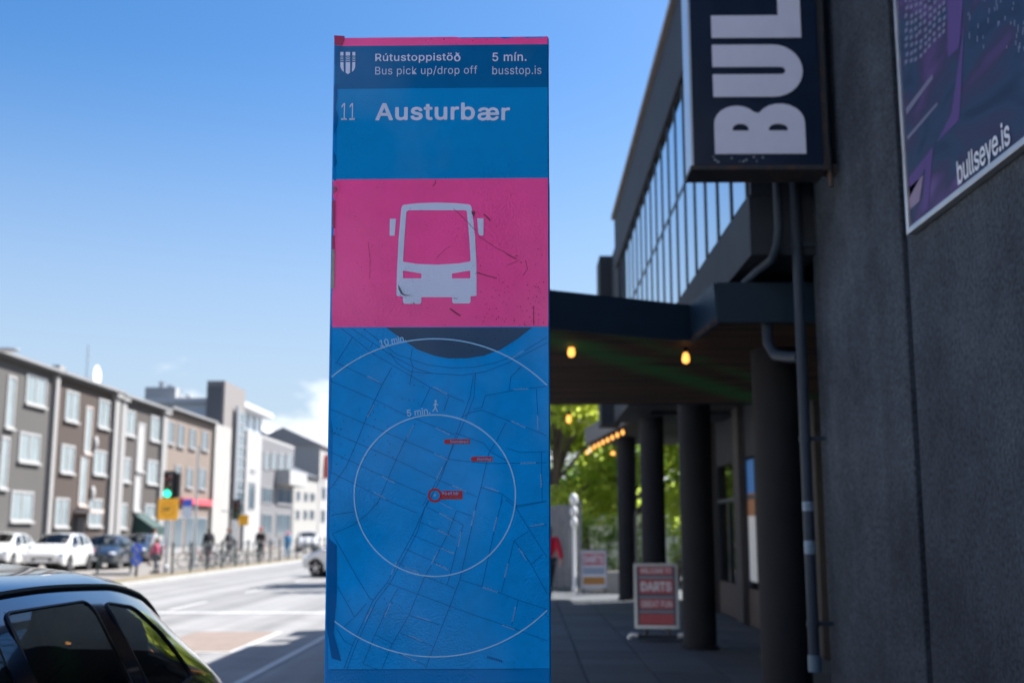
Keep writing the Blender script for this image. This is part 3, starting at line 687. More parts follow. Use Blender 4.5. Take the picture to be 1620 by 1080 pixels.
txt('busstop.is', cr1(1147,275,1477,350), m_thin, -.006, 1.05)
txt('11', cr1(128,527,222,642), m_thin, -.012)
txt('Austurb', cr1(357,523,1030,646), m_print, .021, 1.05)
txt('a', cr1(1047,556,1128,646), m_print, .017); txt('e', cr1(1108,556,1192,646), m_print, .017, off=.0026); txt('r', cr1(1208,557,1266,644), m_print, .017)
# city shield
sh = MB(); f22 = lambda x, y: P(*uv(*k1_(x, y)), .0022)
for x0, x1, yb, yr in ((122,143,292,318), (158,188,322,333), (203,223,292,318)):
    sh.flat([[(x0,183),(x1,183),(x1,208),(x0,208)]], f22)
    for q in range(3):
        y0 = 214 + q*12
        sh.flat([[(x0,y0+4),((x0+x1)/2,y0),(x1,y0+4),(x1,y0+9),((x0+x1)/2,y0+5),(x0,y0+9)]], f22)
sh.flat([[(122,252),(143,252),(146,318),(132,305),(123,285)]], f22).flat([[(158,252),(188,252),(188,322),(173,333),(158,322)]], f22).flat([[(203,252),(223,252),(222,285),(214,305),(200,318)]], f22)
sh.build('shield_emblem', m_print, py_l, fixn=False)
# coach pictogram
k2_ = lambda x, y: (510 + x/4.263, 280 + y/4.263)
f23 = lambda x, y: P(*uv(*k2_(x, y)), .0024)
body_o = [(533,215),(538,198),(550,189),(640,179),(770,174),(900,178),(985,186),(1000,192),(1008,210),(1030,400),(1040,600),(1040,802),(1000,805),(1000,843),(990,853),(886,853),(876,843),(876,811),(668,811),(668,845),(660,856),(555,856),(545,845),(542,806),(505,803),(500,795),(503,650),(515,420)]
wind = [(580,226),(966,226),(975,235),(990,400),(1000,560),(998,570),(920,584),(770,592),(640,587),(547,573),(545,560),(555,400),(567,238)]
MB().flat([body_o, wind, [(545,632),(668,652),(668,684),(545,684)], [(875,652),(998,632),(998,684),(875,684)]], f23).flat([[(456,283),(497,283),(488,397),(454,397)]], f23).flat([[(1044,280),(1087,280),(1087,392),(1080,396),(1062,396),(1052,380)]], f23).build('coach_pictogram', m_print, py_l, fixn=False)
# scratches and grime marks on the pink panel
scr = MB(); f24 = lambda x, y: P(*uv(*k2_(x, y)), .0032)
for pl, wd in (([(885,215),(960,285),(1030,360)],3), ([(1055,400),(1180,485),(1240,515)],3), ([(1240,520),(1310,555)],6), ([(1040,645),(1110,665),(1175,685)],5), ([(770,548),(830,490),(870,465)],2), ([(745,65),(760,45),(765,25)],4), ([(1370,560),(1385,620),(1350,665)],3), ([(1424,870),(1424,1000)],4), ([(1090,255),(1120,280),(1135,295)],8), ([(310,440),(322,560),(322,690)],2), ([(860,890),(900,920),(930,935)],9), ([(1240,600),(1330,560)],2)):
    scr.strip([(a+rg.uniform(-2,2), b+rg.uniform(-2,2)) for a, b in pl], wd, f24)
for k in range(150):
    x = 1020 + 480*sqrt(rg.random()); y = 420 + 590*sqrt(rg.random()); r = rg.choice((1.5,2,2,3,4))
    scr.flat([[(x+r*cos(a*pi/3)*rg.uniform(.7,1.2), y+r*sin(a*pi/3)) for a in range(6)]], f24)
for k in range(60):
    x = 100 + 1380*rg.random(); y = 40 + 960*rg.random(); r = rg.choice((1.2,1.5,2,3))
    scr.flat([[(x+r*cos(a*pi/3), y+r*sin(a*pi/3)) for a in range(6)]], f24)
scr.flat([[(1005,232),(1025,232),(1032,243),(1022,270),(1008,252)]], f24)
scr.build('scratches', mat('scratch_dark', (.20,.015,.07), .6), py_l, fixn=False)['kind'] = 'stuff'
gr_ = MB(); gr_.flat([[(512,725),(525,745),(545,785),(560,795),(620,800),(555,802),(530,790),(515,760)]], f24); gr_.strip([(885,817),(912,822)], 4, f24); gr_.strip([(610,848),(625,856)], 6, f24)
for k in range(40):
    x = 560+rg.gauss(0,28); y = 795+rg.gauss(0,14); gr_.flat([[(x,y),(x+4,y+1),(x+2,y+4)]], f24)
gr_.build('grime', mat('grime_grey', (.10,.14,.22), .7), py_l, fixn=False)['kind'] = 'stuff'
# torn chips at the left edge
ch = MB()
def chip(pts, m, nm): MB().flat([pts], f24).build(nm, m, py_l, fixn=False)
chip([(72,20),(100,35),(120,85),(95,130),(72,150)], m_pink, 'torn_flap')
chip([(75,60),(100,70),(108,90),(85,112),(75,120)], m_bare, 'bare_patch')
chip([(68,160),(88,160),(88,345),(70,345)], mat('dark_pink', (.40,.01,.10), .5), 'torn_film')
chip([(68,395),(85,395),(84,488),(66,488)], mat('dark_pink', (0,0,0)), 'torn_film')
chip([(64,490),(84,490),(82,750),(60,752)], m_bare, 'bare_patch')
f25 = lambda x, y: P(*uv(*k1_(x, y)), .0030)
MB().flat([[(80,72),(152,76),(150,100),(138,136),(84,136)]], f25).build('torn_film', mat('dark_pink', (0,0,0)), py_l, fixn=False)
MB().flat([[(84,140),(135,140),(108,180),(95,260),(84,270)]], f25).flat([[(80,410),(100,420),(102,480),(92,560),(108,620),(100,690),(80,740)]], f25).flat([[(78,860),(92,880),(98,930),(80,960)]], f25).build('faded_film', pmat('film_dark_blue', (.0005,.12,.40)), py_l, fixn=False)
# ---- map
k3 = lambda x, y: (510 + x/3.724, 510 + y/3.724)
k4 = lambda x, y: (510 + x/3.724, 790 + y/3.724)
lines3 = [[(180,85),(85,235)], [(110,32),(300,185),(530,320),(640,385),(835,465)], [(80,235),(250,315),(350,365)], [(50,345),(330,465),(470,535),(780,660)],
 [(50,510),(380,650),(640,760),(745,805),(970,830),(1320,825)], [(45,640),(430,805),(670,920),(910,1025)], [(45,760),(350,900),(540,985),(610,1015)], [(45,880),(200,955),(390,1050)],
 [(410,265),(350,370),(260,560),(200,710),(140,850),(50,975)], [(545,595),(490,690),(420,840),(360,985),(320,1080)],
 [(890,310),(870,440),(820,570),(740,800),(670,940),(590,1080)], [(902,300),(893,440),(845,565),(765,740),(692,930),(612,1080)],
 [(400,180),(440,240),(520,290),(650,300),(830,310),(960,290),(1100,235),(1325,120)], [(240,34),(440,190),(620,250),(760,268),(900,262),(1010,240),(1150,190),(1325,85)], [(170,34),(400,190),(560,275),(650,300)],
 [(635,385),(580,500)], [(745,435),(715,520)], [(530,150),(520,220),(535,260),(515,365)], [(820,560),(870,530),(940,515),(1060,565),(1180,610),(1320,665)], [(960,430),(1130,400),(1320,375)],
 [(960,430),(940,500),(890,510)], [(1260,390),(1275,640)], [(1080,590),(1030,690),(980,770),(935,970),(905,1080)], [(780,650),(950,710),(990,760),(1080,810)],
 [(1085,740),(1170,765),(1320,760)], [(1290,765),(1295,1050)], [(935,970),(1060,1010),(1150,1080)], [(1060,1010),(1050,1080)], [(1100,400),(1110,320),(1170,260)], [(1130,1080),(1320,1050)], [(300,120),(280,150)]]
lines4 = [[(625,0),(540,190),(380,490),(300,590),(180,850),(125,1000)], [(605,40),(560,190),(400,490),(316,600),(200,850),(142,1000)], [(370,0),(560,80)], [(575,130),(790,225)], [(535,210),(690,275),(770,315)],
 [(490,290),(660,365),(750,415)], [(450,375),(600,450),(780,520)], [(615,45),(790,125),(830,150)], [(790,65),(740,200),(640,390),(600,460),(510,680),(410,850),(350,1000)],
 [(910,20),(880,160),(810,470),(750,630),(650,880),(610,990)], [(830,150),(790,290),(755,430),(735,500)], [(790,65),(880,95)], [(1060,0),(1020,150),(940,510)], [(1080,0),(1140,45),(1215,170),(1325,340)],
 [(1140,45),(1320,10)], [(1215,160),(1320,145)], [(1215,185),(1130,240),(1090,400),(1055,545)], [(1130,240),(1230,380),(1325,555)], [(1230,380),(1300,320)], [(810,470),(940,510),(1050,550),(1155,590),(1325,645)],
 [(385,490),(560,555),(750,625),(900,680),(1080,740),(1325,830)], [(1155,590),(1115,735)], [(510,680),(690,735)], [(460,785),(650,860)], [(445,520),(390,620),(310,795),(240,965),(330,1000)],
 [(310,795),(420,850)], [(610,975),(450,905)], [(60,200),(180,150),(270,80),(330,10)], [(50,90),(190,70)], [(60,200),(200,450),(280,580),(300,590)], [(90,510),(190,690),(130,745)], [(260,610),(190,690)], [(85,760),(130,830),(185,860)]]
ml = MB()
for L_, k in ((lines3, k3), (lines4, k4)):
    for pl in L_: ml.strip([k(*q) for q in pl], 1.0, F2(.0020))
ml.strip([(523,1058.6),(869,1057)], 1.6, F2(.0022))
ml.build('map_streets', m_line, py_l, fixn=False)
MB().flat([[k3(*q) for q in ((375,30),(460,92),(560,160),(660,196),(740,212),(850,211),(950,196),(1050,160),(1150,97),(1235,30))]], F2(.0017)).build('map_sea', m_sea, py_l, fixn=False)
MB().flat([[(519,850),(533,862),(533,935),(528,1000),(540,1045),(525,1040),(517,990)]], F2(.0030)).build('torn_film', bpy.data.materials['film_dark_blue'], py_l, fixn=False)
# walking circles, clipped to the panel
def circ(r, cx_, cy_):
    seg = []; runs = []
    for i in range(161):
        a = 2*pi*i/160; x = cx_ + r*cos(a); y = cy_ + r*sin(a)
        if 525.5 - (y-500)*.012 < x < 866: seg.append((x, y))
        elif seg: runs.append(seg); seg = []
    if seg: runs.append(seg)
    mb = MB()
    for s_ in runs:
        if len(s_) > 1: MB().strip(s_, 2.0, F2(.0026)).build('walking_circle', m_ring, py_l, fixn=False)
circ(127.5, 688, 783.5); circ(251, 688, 787)
# unreadable street names: rows of tiny dashes
lb = MB()
labs = [(k3, x, y, a) for x, y, a in ((300,335,-25),(695,402,-28),(1170,393,3),(285,520,63),(710,640,-28),(520,640,62),(700,790,-25),(690,890,65),(390,925,-28),(810,980,-25),(340,1020,-28),(995,980,-20),(1155,600,-25),(1270,590,-87),(1215,828,2),(1288,930,-88),(1150,190,30))]
labs += [(k4, x, y, a) for x, y, a in ((730,100,-28),(730,35,-28),(715,195,-25),(890,105,77),(1020,140,76),(810,230,78),(735,300,-25),(660,345,65),(705,395,-25),(530,415,-25),(422,405,65),(990,530,-18),(1085,415,77),(1180,320,-58),(1265,150,8),(385,645,68),(600,700,-18),(1130,670,77),(1095,750,-20),(550,815,-25),(515,930,-24),(270,680,62))]
for k, x, y, a in labs:
    cx_, cy_ = k(x, y); d = Vector((cos(radians(a)), -sin(radians(a)))); n_ = Vector((-d.y, d.x)); n_ = n_ if n_.y < 0 else -n_
    t0 = -10 - rg.random()*3
    while t0 < 11:
        hgt = rg.choice((1.1,1.1,1.8)); st_ = Vector((cx_, cy_)) + d*t0
        a_ = st_ - n_*.9; 
        lb.flat([[tuple(a_), tuple(a_+d*1.05), tuple(a_+d*1.05+n_*hgt*1.5), tuple(a_+n_*hgt*1.5)]], F2(.0024)); t0 += 1.65
lb.build('street_names', m_lab, py_l, fixn=False)['kind'] = 'stuff'
def rtext(body, c, w_, h_, ang, m, bold=.015):
    vs_, fs_ = text_mesh(body, bold)
    x0 = min(v[0] for v in vs_); x1 = max(v[0] for v in vs_); y0 = min(v[1] for v in vs_); y1 = max(v[1] for v in vs_)
    ca, sa = cos(radians(ang)), sin(radians(ang)); mb = MB(); ps = []
    for v in vs_:
        a_ = ((v[0]-x0)/(x1-x0)-.5)*w_; b_ = ((v[1]-y0)/(y1-y0)-.5)*h_
        ps.append(P(*uv(c[0]+a_*ca-b_*sa, c[1]-(a_*sa+b_*ca)), .0028 + 2.5e-5*v[2]))
    mb.add(ps, fs_).build('lettering', m, py_l, fixn=False)
rtext('10 min.', k3(415,108), 42, 11, 12, m_ring); rtext('5 min.', k3(567,526), 37, 11, 7, m_ring)
wk = MB(); f26 = lambda x, y: P(*uv(*k3(x, y)), .0028)
wk.flat([[(668+7*cos(a*pi/4), 463+7*sin(a*pi/4)) for a in range(8)]], f26).strip([(668,472),(666,497)], 11, f26).strip([(666,497),(672,510),(680,526)], 6, f26).strip([(665,497),(660,512),(650,524)], 6, f26).strip([(664,476),(654,490)], 4, f26).strip([(672,476),(682,488)], 4, f26)
wk.build('walker_pictogram', m_ring, py_l, fixn=False)
# red markers
f27 = lambda x, y: P(*uv(*k3(x, y)), .0030)
def disc(x, y, r, n=24): return [(x+r*cos(2*pi*i/n), y+r*sin(2*pi*i/n)) for i in range(n)]
MB().flat([[(722,690),(740,687),(868,686),(868,713),(740,715),(722,712),(716,701)]], f27).build('map_marker', m_red, py_l, fixn=False)
MB().flat([[(880,792),(895,789),(1003,790),(1003,817),(895,818),(880,815),(874,804)]], f27).build('map_marker', m_red, py_l, fixn=False)
MB().flat([disc(663,1017,42), disc(663,1017,29)], f27).build('map_marker_ring', m_red, py_l, fixn=False)
MB().flat([[(706,990),(826,990),(826,1040),(700,1040)]], f27).build('map_marker', m_red, py_l, fixn=False)
#,(868,686),(868,713),(740,715)]], f27).flat([disc(733,701,17)], f27).flat([[(895,790),(1003,790),(1003,817),(895,817)]], f27).flat([disc(891,804,17)], f27)
#,1017,42), disc(663,1017,29)], f27).flat([[(702,990),(826,990),(826,1040),(695,1040)]], f27)
#'map_markers', m_red, py_l, fixn=False)
mk = MB(); f28 = lambda x, y: P(*uv(*k3(x, y)), .0036)
put_text(mk, 'Snorrabraut', (752,710,862,692), f28, .01); put_text(mk, 'Hlemmur', (912,814,998,795), f28, .01); put_text(mk, 'Þú ert hér', (708,1015,804,994), f28, .015)
mk.flat([disc(663,1017,9,10)], f28)
mk.build('marker_lettering', m_lab, py_l, fixn=False)
put_text(MB(), 'You are here', (708,1036,816,1020), f28, 0).build('marker_lettering', mat('marker_dim', (.30,.08,.12), .5), py_l, fixn=False)
lbd = MB()
for q in range(9):
    x = 972+q*10; y = 925+q*3; lbd.flat([[(x,y-8),(x+7,y-6),(x+7,y+9),(x,y+7)]], lambda a_, b_: P(*uv(*k4(a_, b_)), .0026))
lbd.build('street_names', m_line, py_l, fixn=False)['kind'] = 'stuff'
# ---------------------------------------------------------------- cars
def catmull(ys, vals, y):
    n = len(ys)
    if y <= ys[0]: return vals[0]
    if y >= ys[-1]: return vals[-1]
    i = max(k for k in range(n-1) if ys[k] <= y)
    h = ys[i+1]-ys[i]; t_ = (y-ys[i])/h
    def sl(k):
        if k == 0: return (vals[1]-vals[0])/(ys[1]-ys[0])
        if k == n-1: return (vals[-1]-vals[-2])/(ys[-1]-ys[-2])
        d0 = (vals[k]-vals[k-1])/(ys[k]-ys[k-1]); d1 = (vals[k+1]-vals[k])/(ys[k+1]-ys[k])
        if d0*d1 <= 0: return 0
        return 2*d0*d1/(d0+d1)
    m0, m1 = sl(i)*h, sl(i+1)*h; t2, t3 = t_*t_, t_*t_*t_
    return (2*t3-3*t2+1)*vals[i] + (t3-2*t2+t_)*m0 + (-2*t3+3*t2)*vals[i+1] + (t3-t2)*m1
HATCH = [ # y, w_sill,z_sill, w_mid,z_mid, w_belt,z_belt, w_rail,z_rail, z_top
 (-2.12,.62,.40,.72,.58,.66,.80,.52,.86,.87), (-2.06,.74,.32,.84,.58,.76,.88,.57,.96,.98), (-1.92,.82,.26,.89,.60,.82,.93,.59,1.08,1.16),
 (-1.68,.86,.22,.90,.61,.845,.95,.60,1.22,1.37), (-1.4,.87,.20,.91,.61,.855,.945,.61,1.305,1.455), (-1.0,.87,.20,.91,.61,.86,.935,.62,1.355,1.475),
 (-.4,.87,.20,.905,.60,.86,.92,.62,1.375,1.475), (.15,.87,.20,.90,.60,.86,.905,.615,1.36,1.46), (.5,.87,.20,.90,.60,.86,.895,.60,1.28,1.38),
 (.85,.87,.20,.90,.60,.85,.885,.60,1.13,1.19), (1.15,.87,.20,.90,.60,.84,.87,.63,.97,1.01), (1.5,.87,.22,.90,.60,.82,.81,.60,.875,.91),
 (1.85,.84,.25,.88,.56,.77,.72,.52,.775,.80), (2.05,.76,.30,.81,.52,.68,.655,.42,.695,.71), (2.14,.62,.36,.68,.49,.56,.60,.36,.625,.63)]
SUV = [(y, a, b+.06, c, d+.06, e_, f_+.10, g_+.05, h_+.17 if h_ > .9 else h_+.13, i_+.17 if i_ > .92 else i_+.13) for (y,a,b,c,d,e_,f_,g_,h_,i_) in HATCH]
def poly_in(pt, poly):
    x, y = pt; c = False; n = len(poly)
    for i in range(n):
        x1, y1 = poly[i]; x2, y2 = poly[(i+1) % n]
        if (y1 > y) != (y2 > y) and x < (x2-x1)*(y-y1)/(y2-y1)+x1: c = not c
    return c
def near_edge(pt, poly):
    best = (9, None); p = Vector(pt)
    for i in range(len(poly)):
        a = Vector(poly[i]); b = Vector(poly[(i+1) % len(poly)]); d = b-a; k = max(0, min(1, (p-a).dot(d)/d.length_squared)); q = a+d*k
        l = (p-q).length
        if l < best[0]: best = (l, q)
    return best
def round_poly(poly, r=.06, n=4):
    o = []
    for i in range(len(poly)):
        p = Vector(poly[i]); a = Vector(poly[i-1]); b = Vector(poly[(i+1) % len(poly)])
        da = (a-p); db = (b-p); ra = min(r, da.length*.4); rb = min(r, db.length*.4)
        s_ = p+da.normalized()*ra; e_ = p+db.normalized()*rb
        for k in range(n+1): t_ = k/n; o.append(tuple(s_*(1-t_)**2 + p*2*t_*(1-t_) + e_*t_**2))
    return o
TS = .40          # metric size of one unit of t
SIDEWIN = [[(-1.42,2.22),(-.90,2.12),(-.86,2.9),(-1.16,2.86),(-1.32,2.62)], [(-.76,2.12),(-.06,2.1),(-.08,2.92),(-.72,2.92)], [(.06,2.1),(1.02,2.12),(.62,2.84),(.04,2.92)]]
def make_car(name, label, paint, tab=HATCH, NY=96, NT=34, wheel_r=.325, cat='car', group=None, rimm=None, glassm=None, trim=None, detail=True):
    root = thing(name, label, cat, (0,0,0), group)
    ys = [r[0] for r in tab]; cols = list(zip(*tab))
    def S(y, t_):
        c = [catmull(ys, cols[k], y) for k in range(1, 10)]
        w_ = [c[0], c[2], c[4], c[6], 0.0]; z_ = [c[1], c[3], c[5], c[7], c[8]]
        # rounding of the roof: extra knot between rail and crown
        tt = [0,1,2,3,3.35,4]; w6 = [c[0],c[2],c[4],c[6],c[6]*.80,0]; z6 = [c[1],c[3],c[5],c[7],c[7]+(c[8]-c[7])*.55,c[8]]
        return Vector((catmull(tt, w6, t_), y, catmull(tt, z6, t_)))
    L0, L1 = ys[0], ys[-1]
    gy = [L0+(L1-L0)*i/NY for i in range(NY+1)]; gt = [4*j/NT for j in range(NT+1)]
    wins = [('side_window', round_poly([(a, b*TS) for a, b in pl], .05)) for pl in SIDEWIN]
    wins.append(('windscreen', round_poly([(.36,3.22*TS),(.98,3.06*TS),(1.12,3.3*TS),(1.14,4.2*TS),(.34,4.2*TS)], .03)))
    wins.append(('rear_window', round_poly([(-1.98,3.16*TS),(-1.62,3.20*TS),(-1.60,4.2*TS),(-2.0,4.2*TS)], .03)))
    cell = max((L1-L0)/NY, 4*TS/NT)*.55
    prm = {}; pos = {}
    axw = (-1.28, 1.30); RA = wheel_r+.05
    for i, y in enumerate(gy):
        for j, t_ in enumerate(gt):
            q = (y, t_*TS)
            if 1.9 < t_:
                for _, pl in wins:
                    l, e_ = near_edge(q, pl)
                    if l < cell*.62 and e_[1] <= 4*TS: q = (max(L0, min(L1, e_[0])), e_[1] if j < NT else 4*TS)
            p = S(q[0], q[1]/TS)
            if t_ < 2.1:
                for ax in axw:
                    d = Vector((p.y-ax, p.z-wheel_r)); 
                    if abs(d.length-RA) < .030 and d.length > 1e-4: d = d.normalized()*RA; p = Vector((p.x, ax+d.x, wheel_r+d.y))
            prm[i,j] = q; pos[i,j] = p
    groups = {'body': []}
    for i in range(NY):
        for j in range(NT):
            ks = ((i,j),(i+1,j),(i+1,j+1),(i,j+1)); c = Vector((0,0)); cp = Vector((0,0,0))
            for k in ks: c += Vector(prm[k])/4; cp += pos[k]/4
            if c[1] < 2.1*TS and any((cp.y-ax)**2+(cp.z-wheel_r)**2 < RA*RA for ax in axw): continue
            key = 'body'
            for q, (nm, pl) in enumerate(wins):
                if poly_in(tuple(c), pl): key = q
            groups.setdefault(key, []).append(ks)
    def mk(keys, sides, nm, m, off=0.0, parent=root):
        mb = MB()
        for s_ in sides:
            idx = {}
            for ks in keys:
                f = []
                for k in ks:
                    if k not in idx:
                        idx[k] = len(mb.v); p = pos[k]; mb.v.append(Vector((p.x*s_, p.y, p.z)))
                    f.append(idx[k])
                if len(set(f)) > 2: mb.f.append(tuple(f) if s_ < 0 else tuple(reversed(f)))
        if nm == 'body':   # close both ends
            for i in (0, NY):
                for s_ in (1, -1):
                    b = len(mb.v); mb.v += [Vector((pos[i,j].x*s_, pos[i,j].y, pos[i,j].z)) for j in range(NT+1)] + [Vector((0, pos[i,0].y, pos[i,0].z))]
                    mb.f.append(tuple(range(b, b+NT+2)))
        return mb.build(nm, m, parent, smooth=True, angle=50)
    bo = mk(groups['body'], (1,-1), 'body', paint)
    gl = glassm or glass('car_glass', (.42,.47,.47), 1.55)
    for q, (nm, pl) in enumerate(wins):
        if q not in groups: continue
        if nm == 'side_window':
            for s_ in (1, -1): mk(groups[q], (s_,), nm, gl)
        else: mk(groups[q], (1,-1), nm, gl)
    # door seals around side windows
    if detail:
        sm = trim or black
        for q in range(3):
            pl = wins[q][1]
            for s_ in (1, -1):
                pts = []
                for a_ in pl: p = S(a_[0], a_[1]/TS); pts.append((p.x*s_+.004*s_, p.y, p.z))
                MB().tube(pts+[pts[0], pts[1]], .006, 6, cap=False).build('window_seal', sm, root, smooth=True)
        for s_ in (1, -1):
            pts = []
            for k in range(26):
                y = -1.75+2.55*k/25; p = S(y, 3.10); pts.append((p.x*s_+.003*s_, p.y, p.z+.004))
            MB().tube(pts, .010, 6).build('roof_trim', sm, root, smooth=True)
    # cabin: floor pan, seats, dash
    cab = mat('cabin_grey', (.10,.105,.10), .8)
    MB().box(-.72,.72,-1.75,1.3,.3,.55).build('floor_pan', cab, root)
    zt_ = max(r[9] for r in tab)
    st_ = MB()
    for x in (-.37, .37): st_.box(x-.22,x+.22,-.35,-.20,.5,zt_-.48).box(x-.11,x+.11,-.36,-.25,zt_-.47,zt_-.28).box(x-.22,x+.22,-.2,.3,.45,.62)
    st_.box(-.6,.6,-1.35,-1.2,.5,zt_-.55); st_.build('seats', cab, root, bevel=.04)
    MB().box(-.7,.7,.75,1.15,.55,.88).build('dashboard', cab, root, bevel=.05)
    # wheels
    rm = rimm or alum
    for ax in axw:
        for s_ in (1,-1):
            x = .80*s_
            wl = MB().lathe([(wheel_r-.085,-.10),(wheel_r-.03,-.11),(wheel_r,-.085),(wheel_r,.085),(wheel_r-.03,.11),(wheel_r-.085,.10)], (x, ax, wheel_r), 28, 'x').build('wheel', rubber, root, smooth=True)
            r_ = MB().lathe([(wheel_r-.085,.095*s_),(wheel_r-.11,.085*s_),(wheel_r-.12,.03*s_)], (x, ax, wheel_r), 24, 'x')
            for k in range(5):
                a = 2*pi*k/5; r_.bar((x+.085*s_, ax, wheel_r), (x+.085*s_, ax+(wheel_r-.1)*sin(a), wheel_r+(wheel_r-.1)*cos(a)), .06, .03, (1,0,0))
            r_.lathe([(.055,.06*s_),(.055,.10*s_),(.001,.105*s_)], (x, ax, wheel_r), 12, 'x'); r_.build('rim', rm, wl, smooth=True)
            MB().lathe([(RA,-.30*s_),(RA,.02*s_)], (x, ax, wheel_r), 24, 'x').build('wheel_arch', black, root, smooth=True)
    # lamps, plates, mirrors, grille
    z_b = S(2.0, 2).z; 
    for s_ in (1,-1):
        p = S(1.93, 1.72); MB().ball((p.x*s_*.93, 1.95, p.z), 1, 14, 8, (.17,.13,.065)).build('headlight', mat('headlight_glass', (.75,.78,.8), .08, coat=.5), root, smooth='full')
        p = S(-1.99, 1.45); MB().ball((p.x*s_*.94, -1.99, p.z), 1, 14, 8, (.12,.09,.09)).build('tail_light', mat('tail_red', (.35,.01,.01), .15), root, smooth='full')
        p = S(.86, 2.05); MB().ball((p.x*s_+.12*s_, .86, p.z+.06), 1, 12, 8, (.11,.07,.075)).tube([(p.x*s_, .86, p.z+.01), (p.x*s_+.08*s_, .86, p.z+.04)], .02, 8).build('wing_mirror', paint, root, smooth=True)
    ye = ys[-1]
    MB().box(-.42,.42,ye-.02,ye+.012,S(ye,1).z-.06,S(ye,1).z+.06).build('grille', black, root, bevel=.01)
    MB().box(-.26,.26,ye+.012,ye+.02,S(ye,.6).z-.06,S(ye,.6).z+.05).build('number_plate', whitep, root)
    MB().box(-.26,.26,ys[0]-.02,ys[0]-.005,.62,.73).build('number_plate', whitep, root)
    for s_ in (1, -1):
        for yy in (.0, -.62):
            p = S(yy, 1.7); MB().bar((p.x*s_+.012*s_, yy-.09, p.z), (p.x*s_+.012*s_, yy+.09, p.z), .02, .025).build('door_handle', paint, root, bevel=.006)
        MB().box(.0,1,0,1,0,1) if False else None
    return root
def carpaint(nm, col, rough=.28, metal=0.0): return mat(nm, col, rough, metal=metal, coat=1.0)
bcar = make_car('parked_car', 'black hatchback with tinted windows parked at the kerb beside the pylon', carpaint('paint_black', (.010,.022,.050), .14, .5), NY=190, NT=64, glassm=glass('tinted_glass', (.74,.84,.79), 1.5))
bcar.scale = (1.08,1.08,1.12); bcar.location = (-2.34, 3.55, ZR+.0); bcar.rotation_euler = (0, 0, pi)
white = carpaint('paint_white', (.55,.55,.54), .3)
dark = carpaint('paint_dark_blue', (.02,.03,.045), .3, .3)
def place(px, py, z=0.0): q = onz(px, py, z); return q
wc = make_car('parked_car', 'white compact SUV in front of the brown terrace house', white, tab=SUV, NY=64, NT=26, wheel_r=.35, detail=False, group=None)
q = place(92, 903); wc.location = (q.x, q.y, 0); wc.scale = (.95,)*3; wc.rotation_euler = (0,0,radians(184))
w2 = copy_tree(wc); q = place(4, 897); w2.location = (q.x, q.y, 0); w2.rotation_euler = (0,0,radians(186)); w2['label'] = 'white car before the grey terrace house, left of the white SUV'
w2['label'] = 'white car parked before the grey terrace house, beside the white compact SUV'
w3 = copy_tree(wc); q = place(536, 912, ZR); w3.location = (q.x+.55, q.y+.35, ZR); w3.rotation_euler = (0,0,radians(62)); w3['label'] = 'white car turning across the road, half hidden by the pylon'
dk = make_car('parked_car', 'dark blue estate car parked by the hoop barrier', dark, tab=HATCH, NY=64, NT=26, detail=False)
q = place(166, 898); dk.location = (q.x, q.y, 0); dk.rotation_euler = (0,0,radians(186))
d2_ = copy_tree(dk); q = place(205, 889); d2_.location = (q.x, q.y+1.2, 0); d2_.rotation_euler = (0,0,radians(184)); d2_['label'] = 'second dark blue car behind the one parked by the hoop barrier'
w4 = copy_tree(wc); w4['label'] = 'white car parked far down the street near the blue-clothed figure'; q = place(486, 872); w4.location = (q.x, q.y, 0); w4.rotation_euler = (0,0,radians(-165))
# ---------------------------------------------------------------- houses across the street
XF = -24.0
whitep_ = whitep; whitep = mat('house_white', (.33,.328,.325), .6, var=.08); offwhite_ = offwhite; offwhite = mat('house_cream', (.31,.30,.285), .8, var=.08, vscale=.7)
wglass = mat('house_window_glass', (.21,.25,.26), .08, var=.25, vscale=.5)
wdark = mat('dark_window_glass', (.10,.13,.15), .06, var=.2, vscale=.4)
def F(px, py): q = onx(px, py, XF); return q.y, q.z
def win(b, r, fm=whitep, gm=wglass, sill=True, mull=1, nm='window', fr=.10, X=XF):
    y0, z1 = (lambda q: (q.y, q.z))(onx(r[0], (r[2]+r[3])/2, X)), 0
    ya = onx(r[0], 800, X).y; yb = onx(r[1], 800, X).y; mx_ = (r[0]+r[1])/2
    za = onx(mx_, r[3], X).z; zb = onx(mx_, r[2], X).z
    f = MB().box(X, X+.06, ya, ya+fr, za, zb).box(X, X+.06, yb-fr, yb, za, zb).box(X, X+.06, ya+fr, yb-fr, za, za+fr).box(X, X+.06, ya+fr, yb-fr, zb-fr, zb)
    for k in range(mull): ym = ya+(yb-ya)*(k+1)/(mull+1); f.box(X, X+.05, ym-.04, ym+.04, za+fr, zb-fr)
    w_ = f.build(nm, fm, b)
    MB().box(X-.04, X+.02, ya+fr, yb-fr, za+fr, zb-fr).build('pane', gm, w_)
    if sill: MB().box(X, X+.16, ya-.08, yb+.08, za-.10, za-.003).build('sill', fm, w_)
    return w_
